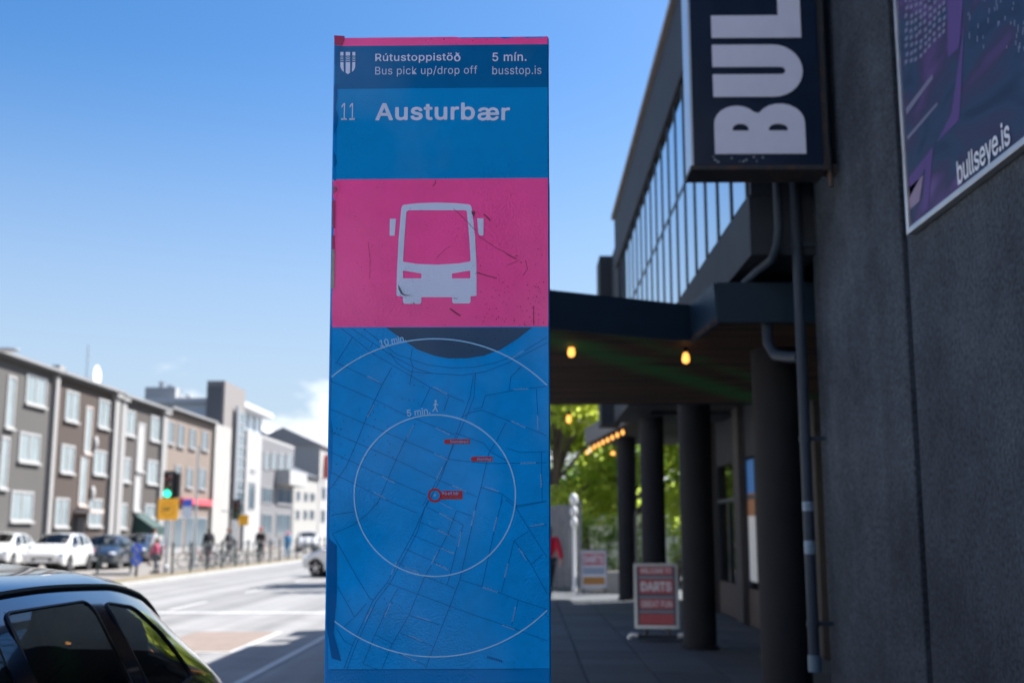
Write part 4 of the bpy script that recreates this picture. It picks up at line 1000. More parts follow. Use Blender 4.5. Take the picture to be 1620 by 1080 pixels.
def house(label, px0, px1, py_e_, col, depth=10, name='terrace_house', roof=True, roofcol=(.10,.10,.11), var=.1, ridge=1.3):
    ya = onx(px0, 800, XF).y; yb = onx(px1, 800, XF).y; ze = onx((px0+px1)/2, py_e_, XF).z if not isinstance(py_e_, tuple) else onx(*py_e_, XF).z
    b = thing(name, label, 'house', (XF-depth/2, (ya+yb)/2, 0))
    wm_ = mat('render_%d_%d' % (px0, px1), col, .9, var=var, vscale=.8, bump=.3, bscale=20, stain=tuple(c*.75 for c in col), sscale=.4, samt=.4)
    MB().box(XF-depth, XF, ya, yb-.02, -.05, ze).build('wall', wm_, b)
    if roof:
        rm_ = mat('roof_%.2f' % roofcol[0], roofcol, .6, var=.15, vscale=1.0)
        mb = MB(); x0, x1 = XF-depth-.3, XF+.35; xm = (x0+x1)/2
        mb.add([(x0,ya,ze+.12),(x1,ya,ze+.12),(xm,ya,ze+ridge),(x0,yb-.02,ze+.12),(x1,yb-.02,ze+.12),(xm,yb-.02,ze+ridge)], [(0,1,2),(5,4,3),(0,3,4,1),(1,4,5,2),(2,5,3,0)])
        r = mb.build('roof', rm_, b)
        MB().box(XF+.30, XF+.45, ya, yb-.02, ze+.02, ze+.17).build('gutter', mat('gutter_grey', (.22,.22,.22), .5), r)
        MB().box(XF, XF+.30, ya, yb-.02, ze-.12, ze+.02).build('eaves_board', mat('eaves_dark', (.06,.055,.055), .8), r)
    return b, ya, yb, ze
def pilaster(b, px0, px1, ze, m=whitep):
    ya = onx(px0, 800, XF).y; yb = onx(px1, 800, XF).y
    p_ = MB().box(XF, XF+.22, ya, yb, -.02, ze-.15).build('pilaster', m, b)
    MB().box(XF-.01, XF+.38, ya-.15, yb+.15, ze-.15, ze+.25).build('capital', m, p_)
pil = mat('pilaster_pale', (.25,.243,.237), .7, var=.08)
h1, ya, yb, ze = house('grey rendered terrace house with wide white windows', -130, 76, (40,575), (.072,.068,.065))
ze1 = onx(40, 570, XF).z
for r in ((27,60,590,638),(22,56,683,730),(16,51,776,824),(-3,11,590,675),(-6,7,689,772)): win(h1, r, mull=1 if r[0] > 10 else 0)
pilaster(h1, 70, 76, onx(76, 583, XF).z, pil)
h2, ya, yb, ze2 = house('dark brown terrace house with a narrow stair window strip', 77, 178, 604, (.050,.036,.029), roofcol=(.13,.13,.135))
for r in ((92,114,615,664),(146,164,629,675),(90,112,702,747),(143,163,711,750),(86,108,787,833),(139,161,788,832)): win(h2, r)
for r in ((126,137,640,716),(122,134,720,799)): win(h2, r, fm=mat('strip_beige', (.42,.36,.33), .7), mull=0, gm=wglass, nm='stair_window')
yy = onx(128, 800, XF).y; MB().box(XF, XF+.9, yy-1.0, yy+1.0, 2.55, 2.75).build('door_canopy', mat('strip_beige', (0,0,0)), h2)
MB().box(XF, XF+.06, yy-.55, yy+.55, 0, 2.3).build('front_door', mat('door_dark', (.03,.025,.025), .6), h2)
for px, py in ((148,700),(143,779)): q = onx(px, py, XF); MB().ball((XF+.12, q.y, q.z), .28, 12, 8, (.5,.8,1.3)).build('wall_lamp', whitep, h2, smooth='full')
pilaster(h2, 168, 176, onx(172, 622, XF).z, pil)
h3, ya, yb, ze3 = house('grey-brown terrace house with a white stair strip and green awning', 178, 256, 636, (.058,.050,.046), roofcol=(.16,.16,.165))
for r in ((188,206,646,687),(231,247,656,696),(186,202,722,761),(229,246,727,765),(184,200,795,835),(228,244,797,819)): win(h3, r)
for r in ((211,223,667,745),(210,221,749,808)): win(h3, r, mull=0, gm=whitep, nm='stair_window')
pilaster(h3, 179, 187, onx(183, 627, XF).z, pil); pilaster(h3, 247, 255, onx(251, 649, XF).z, pil)
ya_ = onx(212, 800, XF).y; yb_ = onx(232, 800, XF).y; za_ = onx(220, 846, XF).z; zb_ = onx(220, 812, XF).z
MB().add([(XF,ya_,zb_),(XF,yb_,zb_),(XF+1.2,yb_,za_+.5),(XF+1.2,ya_,za_+.5),(XF+1.2,ya_,za_),(XF+1.2,yb_,za_),(XF,ya_,za_),(XF,yb_,za_)], [(0,1,2,3),(3,2,5,4),(0,3,4,6),(1,7,5,2),(0,6,7,1),(4,5,7,6)]).build('awning', mat('awning_green', (.015,.045,.04), .7), h3)
h4, ya, yb, ze4 = house('beige rendered house with small windows over a red shop band', 256, 331, 656, (.17,.135,.112), roofcol=(.09,.085,.085))
fg = mat('window_frame_grey', (.25,.25,.25), .6)
for r in ((258,269,664,700),(275,285,669,705),(294,304,676,708),(314,324,680,711),(273,283,735,770),(292,302,739,771),(312,323,740,773)): win(h4, r, fm=fg, gm=wdark, mull=0, fr=.08)
ya_ = onx(283, 800, XF).y; yb_ = onx(330, 800, XF).y; z0 = onx(305, 798, XF).z; z1 = onx(305, 789, XF).z
MB().box(XF, XF+.3, ya_, yb_, z0, z1).build('shop_band', mat('shop_red', (.55,.07,.09), .5, var=.25, vscale=.6), h4)
for a, b_ in ((258,272),(276,290),(294,307),(311,328)):
    sw_ = MB().box(XF, XF+.05, onx(a, 800, XF).y, onx(b_, 800, XF).y, .05, 2.6).build('shop_window', fg, h4)
    MB().box(XF+.05, XF+.06, onx(a, 800, XF).y+.12, onx(b_, 800, XF).y-.12, .5, 2.5).build('pane', wdark, sw_)
# satellite dish, mast, chimney: on the roofs
q = onx(151, 594, XF-2.0); dish = thing('satellite_dish', 'white round satellite dish on the brown terrace roof', 'satellite dish', (XF-2, q.y, q.z-.6))
MB().lathe([(.001,0),(.3,.04),(.6,.13),(.62,.12),(.3,.02),(.001,-.03)], (XF-2, q.y, q.z), 20, 'x').build('reflector', whitep_, dish, smooth=True)
MB().tube([(XF-2.05, q.y, q.z-1.6), (XF-2.05, q.y, q.z)], .04, 8).build('mast', metalg, dish)
q2 = onx(140, 545, XF-3); q3 = onx(140, 602, XF-3)
an = tag(MB().tube([(XF-3, q2.y, q3.z-1), (XF-3, q2.y, q2.z)], .035, 6).bar((XF-3, q2.y-.5, q2.z-.5), (XF-3, q2.y+.5, q2.z-.5), .03, .03).bar((XF-3, q2.y-.35, q2.z-.9), (XF-3, q2.y+.35, q2.z-.9), .03, .03).build('roof_aerial', metalg), 'thin grey aerial mast rising from the brown terrace roof', 'aerial')
q = onx(130, 606, XF-3); MB().box(XF-3.4, XF-2.4, q.y-.5, q.y+.5, ze2, q.z+.25).build('chimney', mat('chimney_brown', (.2,.16,.14), .9), h2)

# modern block with stair tower
mt_ = thing('apartment_block', 'modern white and grey block with tall stair tower, one face darkened as shade', 'building', (XF-6, 98, 0))
y = lambda px: onx(px, 800, XF).y
zf = lambda px, py: onx(px, py, XF).z
grey = mat('block_grey', (.19,.175,.17), .8, var=.08); shade_grey = mat('tower_shade_grey', (.085,.088,.10), .7, var=.1); mid = mat('block_mid_grey', (.14,.14,.15), .8, var=.08)
MB().box(XF-1.75, XF-.3, y(354), y(387), 0, zf(370,606)).build('stair_tower', grey, mt_)
MB().box(XF-1.7, XF-.4, y(354)-.15, y(354)-.02, 0, zf(356,609)).build('tower_shade_sheet', shade_grey, mt_)  # dark sheet paints shade onto the tower's near face
MB().box(XF-4, XF+.25, y(331), y(357), 0, zf(345,672)).build('white_wing', offwhite, mt_)
gb = MB().box(XF-.3, XF-.1, y(372), y(385), zf(378,812), zf(378,651)).build('stair_glazing', wdark, mt_)
for k in range(10):
    z0 = zf(378,812)+(zf(378,651)-zf(378,812))*k/9.0
    MB().box(XF-.1, XF-.05, y(372), y(385), z0-.08, z0+.08).build('glazing_bar', metalg, gb)
MB().box(XF-.1, XF+.1, y(369), y(372), 0, zf(370,640)).build('tower_rib', metalg, mt_)
MB().box(XF-10, XF, y(387), y(411), 0, zf(398,682)).build('white_wall', whitep, mt_)
win(mt_, (392,402,762,806), fm=fg, gm=wdark, mull=0, sill=False); win(mt_, (394,401,742,748), fm=fg, gm=wdark, mull=0, sill=False)
MB().box(XF-10, XF-.02, y(411), y(463), 0, zf(437,700)).build('grey_wing', mid, mt_)
MB().box(XF-9, XF+.0, y(411)+.1, y(463), zf(437,700), zf(437,700)+.25).build('wing_coping', whitep, mt_)
XF0 = XF; 
for r in ((414,424,714,742),(426,436,714,742),(438,448,715,743),(450,461,716,744)): win(mt_, r, fm=fg, gm=wdark, mull=0, sill=False)
MB().box(XF, XF+1.4, y(434), y(463), zf(448,768), zf(448,745)).build('white_bay', whitep, mt_)
win(mt_, (413,430,770,796), fm=fg, gm=wdark, sill=False); win(mt_, (437,461,770,797), fm=whitep, gm=wdark, sill=True)
win(mt_, (415,430,812,846), fm=fg, gm=wdark, sill=False); win(mt_, (438,460,812,846), fm=fg, gm=wdark, sill=False)
# glazed penthouse with a thin sloping roof
MB().box(XF-8, XF-2.0, y(388), y(440), zf(398,682), zf(398,682)+2.3).build('penthouse_glazing', mat('pale_glass', (.45,.52,.58), .06, var=.1), mt_)
MB().box(XF-9, XF-.9, y(386), y(443), zf(398,682)+2.3, zf(398,682)+2.75).build('penthouse_roof', mat('roof_pale', (.5,.5,.5), .5), mt_)
for k in range(6): yy = y(389)+(y(440)-y(389))*k/5; MB().box(XF-2.02, XF-1.9, yy-.08, yy+.08, zf(398,682), zf(398,682)+2.3).build('glazing_bar', metalg, mt_)
# big pale block behind the roofs
XB = -44
bb = thing('office_block', 'pale grey flat-roofed office block rising behind the beige house', 'building', (XB-8, 120, 0))
yb0, yb1 = onx(298, 640, XB).y, onx(338, 640, XB).y
zt = onx(290, 632, XB).z
MB().box(XB-5, XB, yb0, yb1, 0, zt-.9).build('wall', mat('office_grey', (.32,.33,.35), .8, var=.06), bb)
MB().box(XB-5.5, XB+.8, yb0-.5, yb1+.5, zt-.9, zt).build('roof_slab', mat('office_pale', (.5,.5,.5), .7), bb)
n = 7
for k in range(n):
    a = yb0+(yb1-yb0)*(k+.15)/n; b_ = yb0+(yb1-yb0)*(k+.85)/n
    w_ = MB().box(XB, XB+.08, a, b_, zt-4.6, zt-1.7).build('window', fg, bb); MB().box(XB+.08, XB+.1, a+.2, b_-.2, zt-4.4, zt-1.9).build('pane', mat('pale_glass', (0,0,0)), w_)
for a, b_, hh in ((.06,.22,2.0),(.25,.55,1.3),(.6,.95,1.7)):
    MB().box(XB-6, XB-2, yb0+(yb1-yb0)*a, yb0+(yb1-yb0)*b_, zt, zt+hh).build('roof_plant', mat('plant_grey', (.28,.29,.31), .6, var=.15), bb)
for a in (.1, .4, .72): yy = yb0+(yb1-yb0)*a; MB().lathe([(.35,zt+1),(.35,zt+2.6),(.5,zt+2.7),(.05,zt+2.9)], (XB-4, yy, 0), 10).build('roof_vent', metalg, bb, smooth=True)
# houses further on
def far_house(label, px0, px1, py_e, X, col, roofc, ridge=2.2, wins=(), name='town_house', depth=9):
    ya = onx(px0, 800, X).y; yb = onx(px1, 800, X).y; ze = onx((px0+px1)/2, py_e, X).z
    b = thing(name, label, 'house', (X-depth/2, (ya+yb)/2, 0))
    MB().box(X-depth, X, ya, yb-.05, -.05, ze).build('wall', mat('far_%d' % px0, col, .85, var=.07), b)
    x0, x1 = X-depth-.4, X+.4; xm = (x0+x1)/2
    MB().add([(x0,ya-.2,ze),(x1,ya-.2,ze),(xm,ya-.2,ze+ridge),(x0,yb-.05,ze),(x1,yb-.05,ze),(xm,yb-.05,ze+ridge)], [(0,1,2),(5,4,3),(0,3,4,1),(1,4,5,2),(2,5,3,0)]).build('roof', mat('farroof_%d' % px0, roofc, .6, var=.1), b)
    for r in wins: win(b, r, fm=fg, gm=wdark, mull=0, sill=False, X=X)
    return b
far_house('low white house with dark slate roof beyond the grey wing', 464, 503, 752, XF, (.29,.285,.27), (.08,.09,.11), 2.0, ((468,474,776,792),(480,486,778,793),(490,497,779,793),(468,474,806,822),(480,486,806,822),(490,497,806,822)))
far_house('tall beige house with white gable roof far down the street', 446, 490, 712, -34, (.46,.42,.40), (.42,.42,.42), 4.0, name='gabled_house', depth=12)
hr = far_house('white street-end house with a red shop sign', 504, 545, 712, -24.6, (.30,.295,.29), (.22,.21,.21), 2.2, ((508,514,770,790),(518,526,770,790),(508,514,806,826)))
q = onx(513, 740, -24.6); MB().box(-24.55, -23.3, q.y-.25, q.y, q.z-1.3, q.z+1.6).build('hanging_sign', mat('shop_orange_red', (.75,.10,.05), .5), hr)
xx = -24; 
for k, (px0, px1, pe, colr) in enumerate(((546,590,740,(.40,.39,.37)), (591,640,730,(.62,.6,.57)), (642,700,745,(.4,.36,.33)))):
    far_house(('pale stone house', 'cream plastered house', 'light brown house')[k] + ' at the far end of the street behind the pylon', px0, px1, pe, -24+k*.2, colr, (.12,.12,.13), 2.0)
# low hills closing the view
hl = MB(); n = 60
for i in range(n+1):
    a = radians(-70+140*i/n); R_ = 2300
    h = 60+70*noise.noise(Vector((a*3, 1.2, 0)))+30*noise.noise(Vector((a*9, 4, 0)))
    hl.v += [Vector((R_*sin(a), R_*cos(a), -2)), Vector(((R_+60)*sin(a), (R_+60)*cos(a), max(15, h))), Vector(((R_+500)*sin(a), (R_+500)*cos(a), -2))]
for i in range(n): b = i*3; hl.f += [(b,b+3,b+4,b+1),(b+1,b+4,b+5,b+2)]
struct(hl.build('hills', mat('hill_blue', (.12,.15,.19), .95, var=.2, vscale=.004), smooth=True))

# ---------------------------------------------------------------- street furniture across the road
XFN = LX - .45
rl = thing('railing', 'dark green metal pedestrian railing along the far kerb', 'railing', (XFN, 52, 0))
yA, yB_ = 43.5, 100.0; np_ = 24
for k in range(np_+1):
    yy = yA+(yB_-yA)*k/np_
    MB().tube([(XFN, yy, -.01), (XFN, yy, 1.12)], .045, 8).ball((XFN, yy, 1.14), .06, 8, 6).build('post', darkmetal, rl, smooth=True)
for k in range(np_):
    y0 = yA+(yB_-yA)*k/np_; y1 = yA+(yB_-yA)*(k+1)/np_
    MB().tube([(XFN, y0+.045, 1.03), (XFN, y1-.045, 1.03)], .022, 6).tube([(XFN, y0+.045, .5), (XFN, y1-.045, .5)], .02, 6).tube([(XFN, y0+.045, .18), (XFN, y1-.045, .18)], .018, 6).build('rail', darkmetal, rl, smooth=True)
q = onz(180, 909); hb = thing('hoop_barrier', 'dark green hoop barrier beside the blue arrow bollard', 'barrier', (q.x, q.y, 0))
MB().tube([(q.x-.55, q.y-.2, -.01), (q.x-.55, q.y-.2, 1.0), (q.x-.45, q.y-.17, 1.12), (q.x+.45, q.y+.17, 1.12), (q.x+.55, q.y+.2, 1.0), (q.x+.55, q.y+.2, -.01)], .04, 8).build('hoop', darkmetal, hb, smooth=True)
MB().tube([(q.x-.55, q.y-.2, .45), (q.x+.55, q.y+.2, .45)], .025, 6).build('crossbar', darkmetal, hb)
MB().box(q.x-.7, q.x+.7, q.y-.3, q.y+.3, -.01, .08).build('base', mat('barrier_base', (.12,.12,.12), .8), hb, bevel=.02)
q = onz(215, 912); bo_ = thing('arrow_bollard', 'short post with two round blue arrow signs', 'traffic sign', (q.x, q.y, 0))
blue = mat('sign_blue', (.02,.10,.55), .4)
MB().tube([(q.x, q.y, -.01), (q.x, q.y, 1.05)], .05, 8).build('post', black, bo_)
for zz in (.98, .58):
    f = MB().lathe([(.17,-.055),(.19,-.05),(.19,-.03),(.17,-.02)], (q.x, q.y, zz), 18, 'y').build('sign_face', blue, bo_)
    MB().bar((q.x-.08, q.y-.06, zz+.08), (q.x+.07, q.y-.06, zz-.07), .05, .006, (0,1,0)).flat([[(-.02,-.09),(.09,-.09),(.09,.02)]], lambda u, v_: (q.x+u, q.y-.064, zz+v_)).build('arrow', whitep, f)
def signal(px, pyb, h_, label, scale=1.0, orange=True, second=True, lit=True):
    q = onz(px, pyb); s_ = thing('traffic_light', label, 'traffic light', (q.x, q.y, 0))
    x, y_ = q.x, q.y
    MB().tube([(x, y_, -.01), (x, y_, h_-.05)], .06*scale, 10).lathe([(.11,-.01),(.11,.25),(.06,.3)], (x, y_, 0), 10).build('pole', metalg, s_, smooth=True)
    hd = MB().box(x-.15, x+.15, y_-.28, y_-.06, h_-.95, h_).build('signal_head', black, s_, bevel=.02)
    MB().box(x-.24, x+.24, y_-.06, y_-.045, h_-1.05, h_+.1).build('backing_board', black, s_)
    for k, (nm, m) in enumerate((('red_lamp', mat('lamp_red_off', (.10,.008,.01), .2)), ('amber_lamp', mat('lamp_amber_off', (.06,.04,.01), .2)), ('green_lamp', mat('lamp_green_lit', (.05,.6,.4), .3, emit=(.03,1.0,.50), estr=.9) if lit else mat('lamp_green_off', (.01,.08,.05), .2)))):
        zc = h_-.17-.31*k
        MB().lathe([(.145,-.005),(.115,-.02),(.001,-.03)], (x, y_-.28, zc), 18, 'y').build(nm, m, hd, smooth='full')
        v_ = MB()
        for i in range(10):
            a0, a1 = radians(10+16*i), radians(10+16*(i+1))
            v_.add([(x+.135*cos(a0), y_-.28, zc+.135*sin(a0)), (x+.135*cos(a1), y_-.28, zc+.135*sin(a1)), (x+.135*cos(a1), y_-.46, zc+.135*sin(a1)), (x+.135*cos(a0), y_-.46, zc+.135*sin(a0))], [(0,1,2,3)])
        v_.build('visor', black, hd)
    if second: MB().box(x+.10, x+.38, y_-.02, y_+.22, h_-.95, h_+.02).build('side_signal_head', black, s_, bevel=.02)
    return s_, x, y_
tl_, x, y_ = signal(262, 906, 3.85, 'traffic light showing green above an orange square sign')
oz = ony(262, 805, y_).z; hw = .40
MB().box(x-hw, x+hw, y_-.10, y_-.07, oz-.42, oz+.42).build('orange_sign', mat('sign_orange', (1.0,.47,.01), .45), tl_, bevel=.02)
sg = MB(); fo = lambda u, v_: (x+u, y_-.104, oz+v_)
sg.flat([[(.26*cos(2*pi*i/24), .26*sin(2*pi*i/24)) for i in range(24)], [(.235*cos(2*pi*i/24), .235*sin(2*pi*i/24)) for i in range(24)]], fo).build('ring_mark', mat('ring_dark_orange', (.5,.14,.01), .5), tl_, fixn=False)
sg = MB()
sg.strip([(-.10,-.08),(-.02,.08)], .03, fo).strip([(-.10,.08),(-.02,-.08)], .03, fo).strip([(.03,-.08),(.03,.08)], .03, fo).strip([(.03,.07),(.10,.07),(.12,.02)], .025, fo).strip([(-.16,-.08),(-.16,.08)], .03, fo)
sg.build('black_mark', black, tl_, fixn=False)
t2, x2, y2 = signal(372, 884, 3.3, 'distant traffic light with small orange sign before the white wall', second=False, lit=False)
q = ony(386, 822, y2); MB().box(q.x-.28, q.x+.28, y2-.10, y2-.07, q.z-.3, q.z+.3).bar((x2, y2-.03, q.z), (q.x, y2-.085, q.z), .04, .03).build('orange_sign', mat('sign_orange', (0,0,0)), t2)
MB().bar((x2-.9, y2, q.z+.5), (x2+.5, y2, q.z+.5), .06, .06).build('arm', metalg, t2)
q = onz(306, 898); lp_ = thing('sign_post', 'tall grey post with blue and white parking sign', 'sign post', (q.x, q.y, 0))
MB().tube([(q.x, q.y, -.01), (q.x, q.y, 5.4)], [.07, .04], 10).build('post', metalg, lp_, smooth=True)
q2 = ony(298, 800, q.y)
MB().box(q2.x-.22, q2.x+.20, q.y-.10, q.y-.07, q2.z-.02, q2.z+.30).build('blue_plate', blue, lp_); MB().box(q2.x-.22, q2.x+.20, q.y-.10, q.y-.07, q2.z-.50, q2.z-.03).build('white_plate', mat('pale_plate', (.55,.62,.72), .4), lp_)
q = ony(20, 553, 31.0); sl_ = thing('street_lamp', 'grey street lamp arm reaching in over the grey terrace', 'street lamp', (q.x-1.6, 31, 0))
MB().tube([(q.x-1.6, 31, -.02), (q.x-1.6, 31, q.z-.4)], [.09,.06], 10).build('pole', metalg, sl_, smooth=True)
MB().tube([(q.x-1.6, 31, q.z-.45), (q.x-1.3, 31, q.z-.15), (q.x-.5, 31, q.z-.02)], .035, 8).build('arm', metalg, sl_, smooth=True)
MB().ball((q.x-.2, 31, q.z), 1, 12, 8, (.42,.14,.07)).build('lamp_head', metalg, sl_, smooth=True)

# bicycles in the rack behind the railing
def bicycle(label, col):
    b = thing('bicycle', label, 'bicycle', (0,0,0))
    fm = mat('bike_%.2f_%.2f' % (col[0], col[1]), col, .4)
    for yy in (-.52, .52):
        pts = [(0, yy+.33*cos(2*pi*i/20), .34+.33*sin(2*pi*i/20)) for i in range(22)]
        wl = MB().tube(pts, .018, 6, cap=False).build('wheel', rubber, b, smooth=True)
        sp_ = MB()
        for i in range(8): a = 2*pi*i/8; sp_.bar((0,yy,.34), (0, yy+.31*cos(a), .34+.31*sin(a)), .006, .006)
        sp_.build('spokes', metalg, wl)
    MB().tube([(0,-.52,.34),(0,-.1,.30),(0,.36,.80),(0,-.22,.82),(0,-.52,.34)], .018, 6).tube([(0,-.1,.30),(0,-.25,.92)], .018, 6).tube([(0,.52,.34),(0,.34,.92)], .018, 6).build('frame', fm, b, smooth=True)
    MB().ball((0,-.26,.95), 1, 10, 6, (.07,.13,.035)).build('saddle', black, b, smooth=True)
    MB().tube([(-.28,.22,1.0),(-.2,.34,1.02),(0,.35,.98),(.2,.34,1.02),(.28,.22,1.0)], .014, 6).build('handlebar', black, b, smooth=True)
    return b
cols = [(.02,.02,.025),(.30,.04,.04),(.03,.06,.16),(.5,.5,.5),(.02,.08,.06),(.02,.02,.022),(.35,.2,.03)]
nmz = ['black','dark red','navy','silver','dark green','charcoal','ochre']
for k, (c_, nm) in enumerate(zip(cols, nmz)):
    b = bicycle('%s bicycle parked behind the green railing' % nm, c_)
    px = (312, 322, 336, 350, 362, 395, 425)[k]; yy = XFN-1.1
    r_ = onx(px, 860, XFN-1.2); b.location = (XFN-1.2, r_.y, 0); b.rotation_euler = (0, 0, radians(random.choice((70, 82, 100, 112))))

# ---------------------------------------------------------------- street behind the viewer: unseen pale houses added to bounce warm light
whitep = whitep_; offwhite = offwhite_
cream_bounce = mat('cream_bounce_facade', (.66,.63,.60), .85, var=.05)
def block(label, x0, x1, y0, y1, h_, m, name='town_house', face='x'):
    b = thing(name, label, 'building', ((x0+x1)/2, (y0+y1)/2, 0))
    MB().box(x0, x1, y0, y1, -.1, h_).build('wall', m, b); MB().box(x0-.3, x1+.3, y0-.3, y1+.3, h_, h_+.4).build('roof', copingm, b)
    for z0 in [1.0+3.0*k for k in range(int((h_-1.5)/3))]:
        if face == 'x':
            n = max(1, int((y1-y0)/4.5))
            for k in range(n):
                yy = y0+(y1-y0)*(k+.5)/n; w_ = MB().box(x1, x1+.05, yy-.65, yy+.65, z0, z0+1.5).build('window', whitep, b); MB().box(x1+.05, x1+.06, yy-.55, yy+.55, z0+.1, z0+1.4).build('pane', wdark, w_)
        else:
            n = max(1, int((x1-x0)/4.5))
            for k in range(n):
                xx = x0+(x1-x0)*(k+.5)/n; w_ = MB().box(xx-.65, xx+.65, y1, y1+.05, z0, z0+1.5).build('window', whitep, b); MB().box(xx-.55, xx+.55, y1+.05, y1+.06, z0+.1, z0+1.4).build('pane', wdark, w_)
    return b
block('unseen cream terrace house added for bounce light, next along from the grey one', -34, -24, 27, 44.5, 11, cream_bounce)
block('unseen white terrace house added for bounce light, across the road from the pylon', -34, -24, 8, 26.8, 11.5, offwhite)
block('unseen cream corner house added for bounce light, across the road behind the viewpoint', -34, -24, -14, 7.8, 11, cream_bounce)
block('unseen long cream building added for bounce light, closing the square behind the viewpoint', -1, 34, -34, -19, 15, cream_bounce, face='y')
block('unseen white building added for bounce light, on the far corner behind the viewpoint', -34, -13.5, -40, -21, 14, offwhite, face='y')
# ---------------------------------------------------------------- people
def skin(verts, edges, radii, root, sub=2):
    me = bpy.data.meshes.new('figure'); me.from_pydata(verts, edges, []); me.update()
    o = bpy.data.objects.new('figure', me); C.objects.link(o)
    m = o.modifiers.new('skin', 'SKIN'); m.use_smooth_shade = True
    if not me.skin_vertices: 
        bpy.context.view_layer.objects.active = o; bpy.ops.object.modifier_add(type='SKIN')
    for i, r in enumerate(radii): me.skin_vertices[0].data[i].radius = r if isinstance(r, tuple) else (r, r)
    for i in range(len(verts)): me.skin_vertices[0].data[i].use_root = (i == root)
    s = o.modifiers.new('sub', 'SUBSURF'); s.levels = sub; s.render_levels = sub
    dg = bpy.context.evaluated_depsgraph_get(); r = bpy.data.meshes.new_from_object(o.evaluated_get(dg))
    bpy.data.objects.remove(o); bpy.data.meshes.remove(me)
    for p in r.polygons: p.use_smooth = True
    return r
def mesh_part(me, name, m, parent):
    me.materials.clear(); me.materials.append(m); me.name = name
    o = bpy.data.objects.new(name, me); C.objects.link(o); o.parent = parent; return o
skinm = mat('skin_tone', (.55,.32,.24), .6)
def person(label, loc, rz, top, legs, hair, h=1.72, hat=None, stride=.28, arm=.25):
    k = h/1.72; root = thing('person', label, 'person', loc)
    J = dict(pel=(0,0,.94), ab=(0,.01,1.10), ch=(0,.02,1.32), nk=(0,.02,1.47), hd0=(0,.03,1.54), hd=(0,.04,1.61), hd2=(0,.03,1.68))
    S_ = 1
    for s_, nm, ph in ((1,'r',1), (-1,'l',-1)):
        st = stride*ph; ar = -arm*ph
        J['hip'+nm] = (.10*s_, 0, .90); J['kn'+nm] = (.105*s_, st*.45+.04, .50); J['an'+nm] = (.105*s_, st - (.05 if ph < 0 else 0), .09 + (.05 if ph < 0 else 0)); J['to'+nm] = (.115*s_, st+.14, .035+(.0 if ph > 0 else .01))
        J['sh'+nm] = (.19*s_, .01, 1.41); J['el'+nm] = (.245*s_, ar*.5-.02, 1.15); J['wr'+nm] = (.25*s_, ar+.06, .93); J['ha'+nm] = (.25*s_, ar+.10, .85)
    R = dict(pel=(.15,.11), ab=(.14,.10), ch=(.17,.115), nk=.055, hd0=(.06,.07), hd=(.078,.095), hd2=(.07,.085), hip=.10, kn=.062, an=.042, to=(.045,.03), sh=.075, el=.048, wr=.033, ha=(.02,.04))
    base = lambda n_: n_[:-1] if n_[-1] in 'rl' and n_[:-1] in R else n_
    def chain(edges, add=0.0, root_=None):
        ns = []
        for a, b in edges:
            for n_ in (a, b):
                if n_ not in ns: ns.append(n_)
        rad = []
        for n_ in ns:
            r = R[base(n_)]; r = r if isinstance(r, tuple) else (r, r); rad.append(((r[0]+add)*k, (r[1]+add)*k))
        return skin([tuple(c*k for c in J[n_]) for n_ in ns], [(ns.index(a), ns.index(b)) for a, b in edges], rad, ns.index(root_ or ns[0]))
    E = [('pel','ab'),('ab','ch'),('ch','nk'),('nk','hd0'),('hd0','hd'),('hd','hd2')]
    for nm in 'rl': E += [('pel','hip'+nm),('hip'+nm,'kn'+nm),('kn'+nm,'an'+nm),('an'+nm,'to'+nm),('ch','sh'+nm),('sh'+nm,'el'+nm),('el'+nm,'wr'+nm),('wr'+nm,'ha'+nm)]
    mesh_part(chain(E), 'body', skinm, root)
    Et = [('pel','ab'),('ab','ch'),('ch','nk')]
    for nm in 'rl': Et += [('ch','sh'+nm),('sh'+nm,'el'+nm),('el'+nm,'wr'+nm)]
    mesh_part(chain(Et, .022), 'jacket', mat('cloth_%.2f_%.2f_%.2f' % top, top, .9, var=.12, vscale=9), root)
    El = []
    for nm in 'rl': El += [('pel','hip'+nm),('hip'+nm,'kn'+nm),('kn'+nm,'an'+nm)]
    mesh_part(chain(El, .014), 'trousers', mat('cloth_%.2f_%.2f_%.2f' % legs, legs, .9, var=.12, vscale=9), root)
    for nm in 'rl':
        a = Vector(J['an'+nm])*k; t_ = Vector(J['to'+nm])*k
        MB_ = MB().ball((a+t_)/2+Vector((0,0,-.015)), 1, 12, 8, (.055,.15,.05)); o = MB_.build('shoe', black, None, smooth='full'); o.parent = root
    hm = mat('hair_%.2f' % hair[0], hair, .7)
    o = MB().ball((0,.015*k,1.665*k), 1, 14, 10, (.098*k,.118*k,.10*k)).ball((0,-.05*k,1.60*k), 1, 12, 8, (.09*k,.07*k,.11*k)).build('hair', hm, None, smooth='full'); o.parent = root
    f_ = MB().ball((0,.135*k,1.60*k), 1, 8, 6, (.015,.022,.026)); o = f_.build('nose', skinm, None, smooth='full'); o.parent = root
    for s_ in (1,-1):
        o = MB().ball((.03*s_*k,.125*k,1.63*k), .011, 8, 6).build('eye', black, None, smooth='full'); o.parent = root
        o = MB().ball((.088*s_*k,.03*k,1.61*k), 1, 8, 6, (.012,.022,.034)).build('ear', skinm, None, smooth='full'); o.parent = root
        w_ = Vector(J['ha'+('r' if s_ > 0 else 'l')])*k; fi = MB()
        for q in range(4): fi.tube([w_+Vector((0,.028-.018*q,-.03)), w_+Vector((0,.03-.018*q,-.08+.004*q)), w_+Vector((-.012*s_,.034-.018*q,-.105+.006*q))], [.010,.009,.007], 6)
